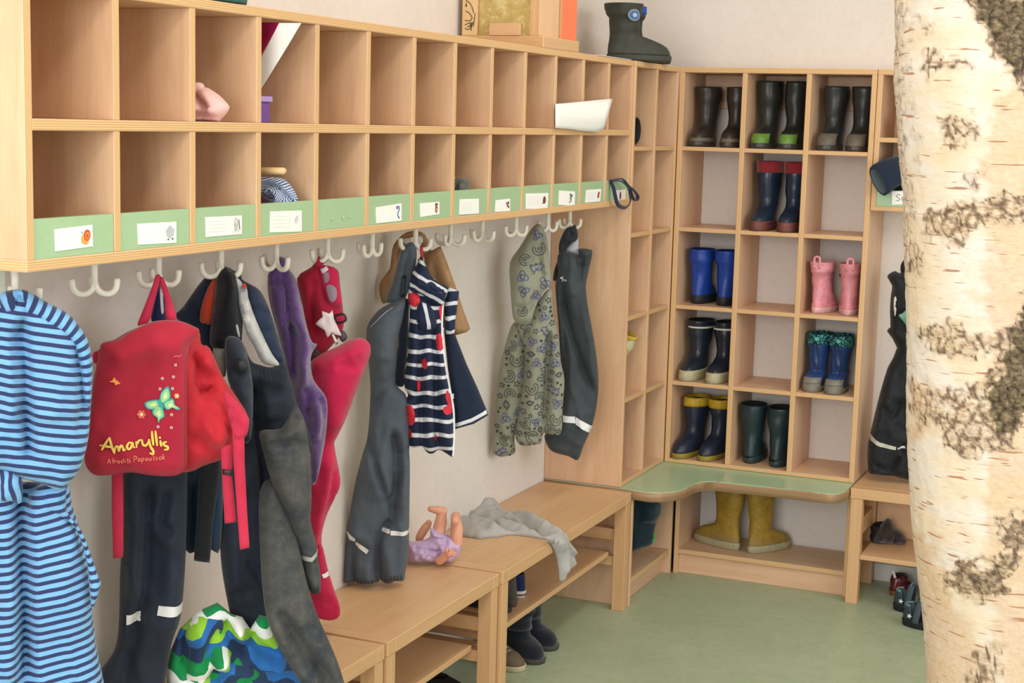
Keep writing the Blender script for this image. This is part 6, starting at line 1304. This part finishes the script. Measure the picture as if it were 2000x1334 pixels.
# right bench: knitted hat on the shelf, shoes and sandals on the floor
p = at(1735, 1062, z=.1645)
ht = thing('knit_hat', 'dark brown knitted hat crumpled on the right bench shelf', 'hat', (p.x, max(p.y, .035), .1648))
zh = zs(1640, 880, 3.706); hp = Plane(p.x, max(p.y, .035)+.01, 76)
Panel(zh((245, 690), (245, 620), (285, 555), (320, 510), (348, 490), (372, 505), (400, 560), (450, 590), (485, 650), (465, 680), (410, 690), (340, 712), (290, 705)), hp, .05, .045, [(zh((400, 600), (390, 690)), -.014, .006), (zh((300, 560), (290, 690)), .006, .008)], wr=.006, wf=(60, 60), step=.006, sm=2, zmin=.1652, seed=231).build('knitted_body', fabric('dark_brown_knit', '#3d342f', '#2c2522', 1., 320, 40, .3, .9), ht)
p = at(1698, 1056, z=.1645); shoe('black shoe at left end of the right bench shelf, behind the bench leg', (.713, .115, .1648), 1.4, .09, M('#242021', .8), M('#2e2a2a', .8), .055)
p = at(1740, 1160, z=0)
rsn = shoe('small glossy dark red shoe with white tip, on floor under the right bench', (p.x+.01, p.y-.02, .0005), 1.35, .12, NT('dark_red_patent', .25, .5).col('#5c1d1c').m, M('#7a4a2c', .6), .062, wide=.85)
bm = bmesh.new(); tube(bm, crom([(.012, .0, .058), (.008, .004, .072), (.004, .008, .086)], 4), [.005]*8+[.002], 8); obj('white_pull_tab', bm, M('#dcdad8', .6), rsn, True)
p = at(1792, 1158, z=0); shoe('dark navy shoe standing on the floor behind the sandals, cut by the trunk', (p.x+.02, p.y+.0, .0005), 1.4, .15, fabric('navy_suede', '#232a48', '#1a2038', .9), M('#23222a', .7), .08)
TG = M('#39464c', .7); TG2 = M('#74868c', .7); BLKS = M('#23272a', .8)
def sandal(label, loc, rz):
    r = thing('sandal', label, 'sandal', loc, (0, 0, rz), 'grey trekking sandals'); L = .165
    prof = [(0, .003, L, .031, .16), (.02, 0, L, .034, .16), (.035, .0, L-.006, .034, .15), (.05, .003, L-.03, .032, .1), (.065, .006, .11, .03, .03), (.08, .008, .09, .029, 0)]
    bm = bmesh.new(); band(bm, prof, [0, .006, .016, .021], off=.003, cap_bottom=True, cap_top=True); obj('sole', bm, BLKS, r, True)
    def shell(nm, z, a0, a1, mt, off=0.):
        bm = bmesh.new(); n = 22
        o = band(bm, prof, z, off=off, n=n, a0=a0, a1=a1); i = band(bm, prof, z[::-1], off=off-.0045, n=n, a0=a0, a1=a1)
        for a, b in ((o[-1], i[0]), (i[-1], o[0])):
            for k in range(n): bm.faces.new((a[k], a[k+1], b[k+1], b[k]))
        for c in (0, n):
            col = [q[c] for q in o]+[q[c] for q in i]; bm.faces.new(col if c == n else col[::-1])
        bmesh.ops.recalc_face_normals(bm, faces=bm.faces); return obj(nm, bm, mt, r, True)
    shell('heel_cup', [.02, .035, .05, .066], PI-.95, PI+.95, TG); shell('toe_guard', [.02, .03, .04, .048], -1., 1., TG); shell('heel_trim', [.064, .068, .071], PI-.9, PI+.9, TG2, .001); shell('toe_trim', [.046, .049, .052], -.95, .95, TG2, .001)
    for x, w_, zt in ((.055, .02, .082), (.1, .019, .064)):
        bm = bmesh.new(); P = crom([(x-.008, -.036, .018), (x-.004, -.034, .045), (x, -.018, zt), (x, .0, zt+.005), (x, .018, zt), (x-.004, .034, .045), (x-.008, .036, .018)], 4); tube(bm, P, w_*.55, 8, flat=(.3, 1.)); st_ = obj('strap', bm, TG, r, True)
        bm = bmesh.new(); tube(bm, [tuple(Vector(q)+Vector((0, 0, .0035))) for q in P[8:17]], w_*.22, 8, flat=(.3, 1.)); obj('strap_trim', bm, TG2, st_, True)
    bm = bmesh.new(); vs = [bm.verts.new((.03+math.cos(a)*q, -.0385, .04+math.sin(a)*q)) for a, q in [(2*PI*k/10, .009 if k % 2 == 0 else .004) for k in range(10)]]; bm.faces.new(vs); obj('star_emblem', bm, M('#cfd2d0', .6), r)
    return r
p = at(1737, 1196, z=0); sandal('dark grey sandal with star emblem on floor beside the trunk, the rear one', (p.x+.005, p.y+.045, .0005), -.05)
p = at(1757, 1222, z=0); sandal('dark grey sandal on floor beside the trunk, the front one of its pair', (p.x+.005, p.y+.025, .0005), -.12)
# ------------------------------------------------------------------ light
def area(name, loc, size, aim, power, color=(1, 1, 1), shape='RECTANGLE'):
    l = bpy.data.lights.new(name, 'AREA'); l.shape = shape; l.size, l.size_y = size; l.energy = power; l.color = color
    o = bpy.data.objects.new(name, l); COL.objects.link(o); o.location = loc
    o.rotation_euler = (Vector(aim)-Vector(loc)).to_track_quat('-Z', 'Y').to_euler(); return o
area("ceiling_strip_light", (1.0, -3.3, 2.72), (.35, 5.6), (1.0, -3.3, 0), 38, (1, .945, .86))
area('window_daylight', (.9, -6.9, 1.7), (2.2, 1.8), (0.4, 0, 1.0), 135, (.96, .97, 1.))
area('room_daylight', (4.1, -2.6, 1.9), (3.5, 1.6), (0, -1.5, .9), 80, (.95, .97, 1.))
w = bpy.data.worlds.new('world'); SC.world = w; w.use_nodes = True
w.node_tree.nodes['Background'].inputs[0].default_value = (.96, .985, 1.04, 1); w.node_tree.nodes['Background'].inputs[1].default_value = .62
SC.view_settings.view_transform = 'Standard'; SC.view_settings.look = 'None'; SC.view_settings.gamma = 1.; SC.view_settings.exposure = -.12
SC.view_settings.use_curve_mapping = False
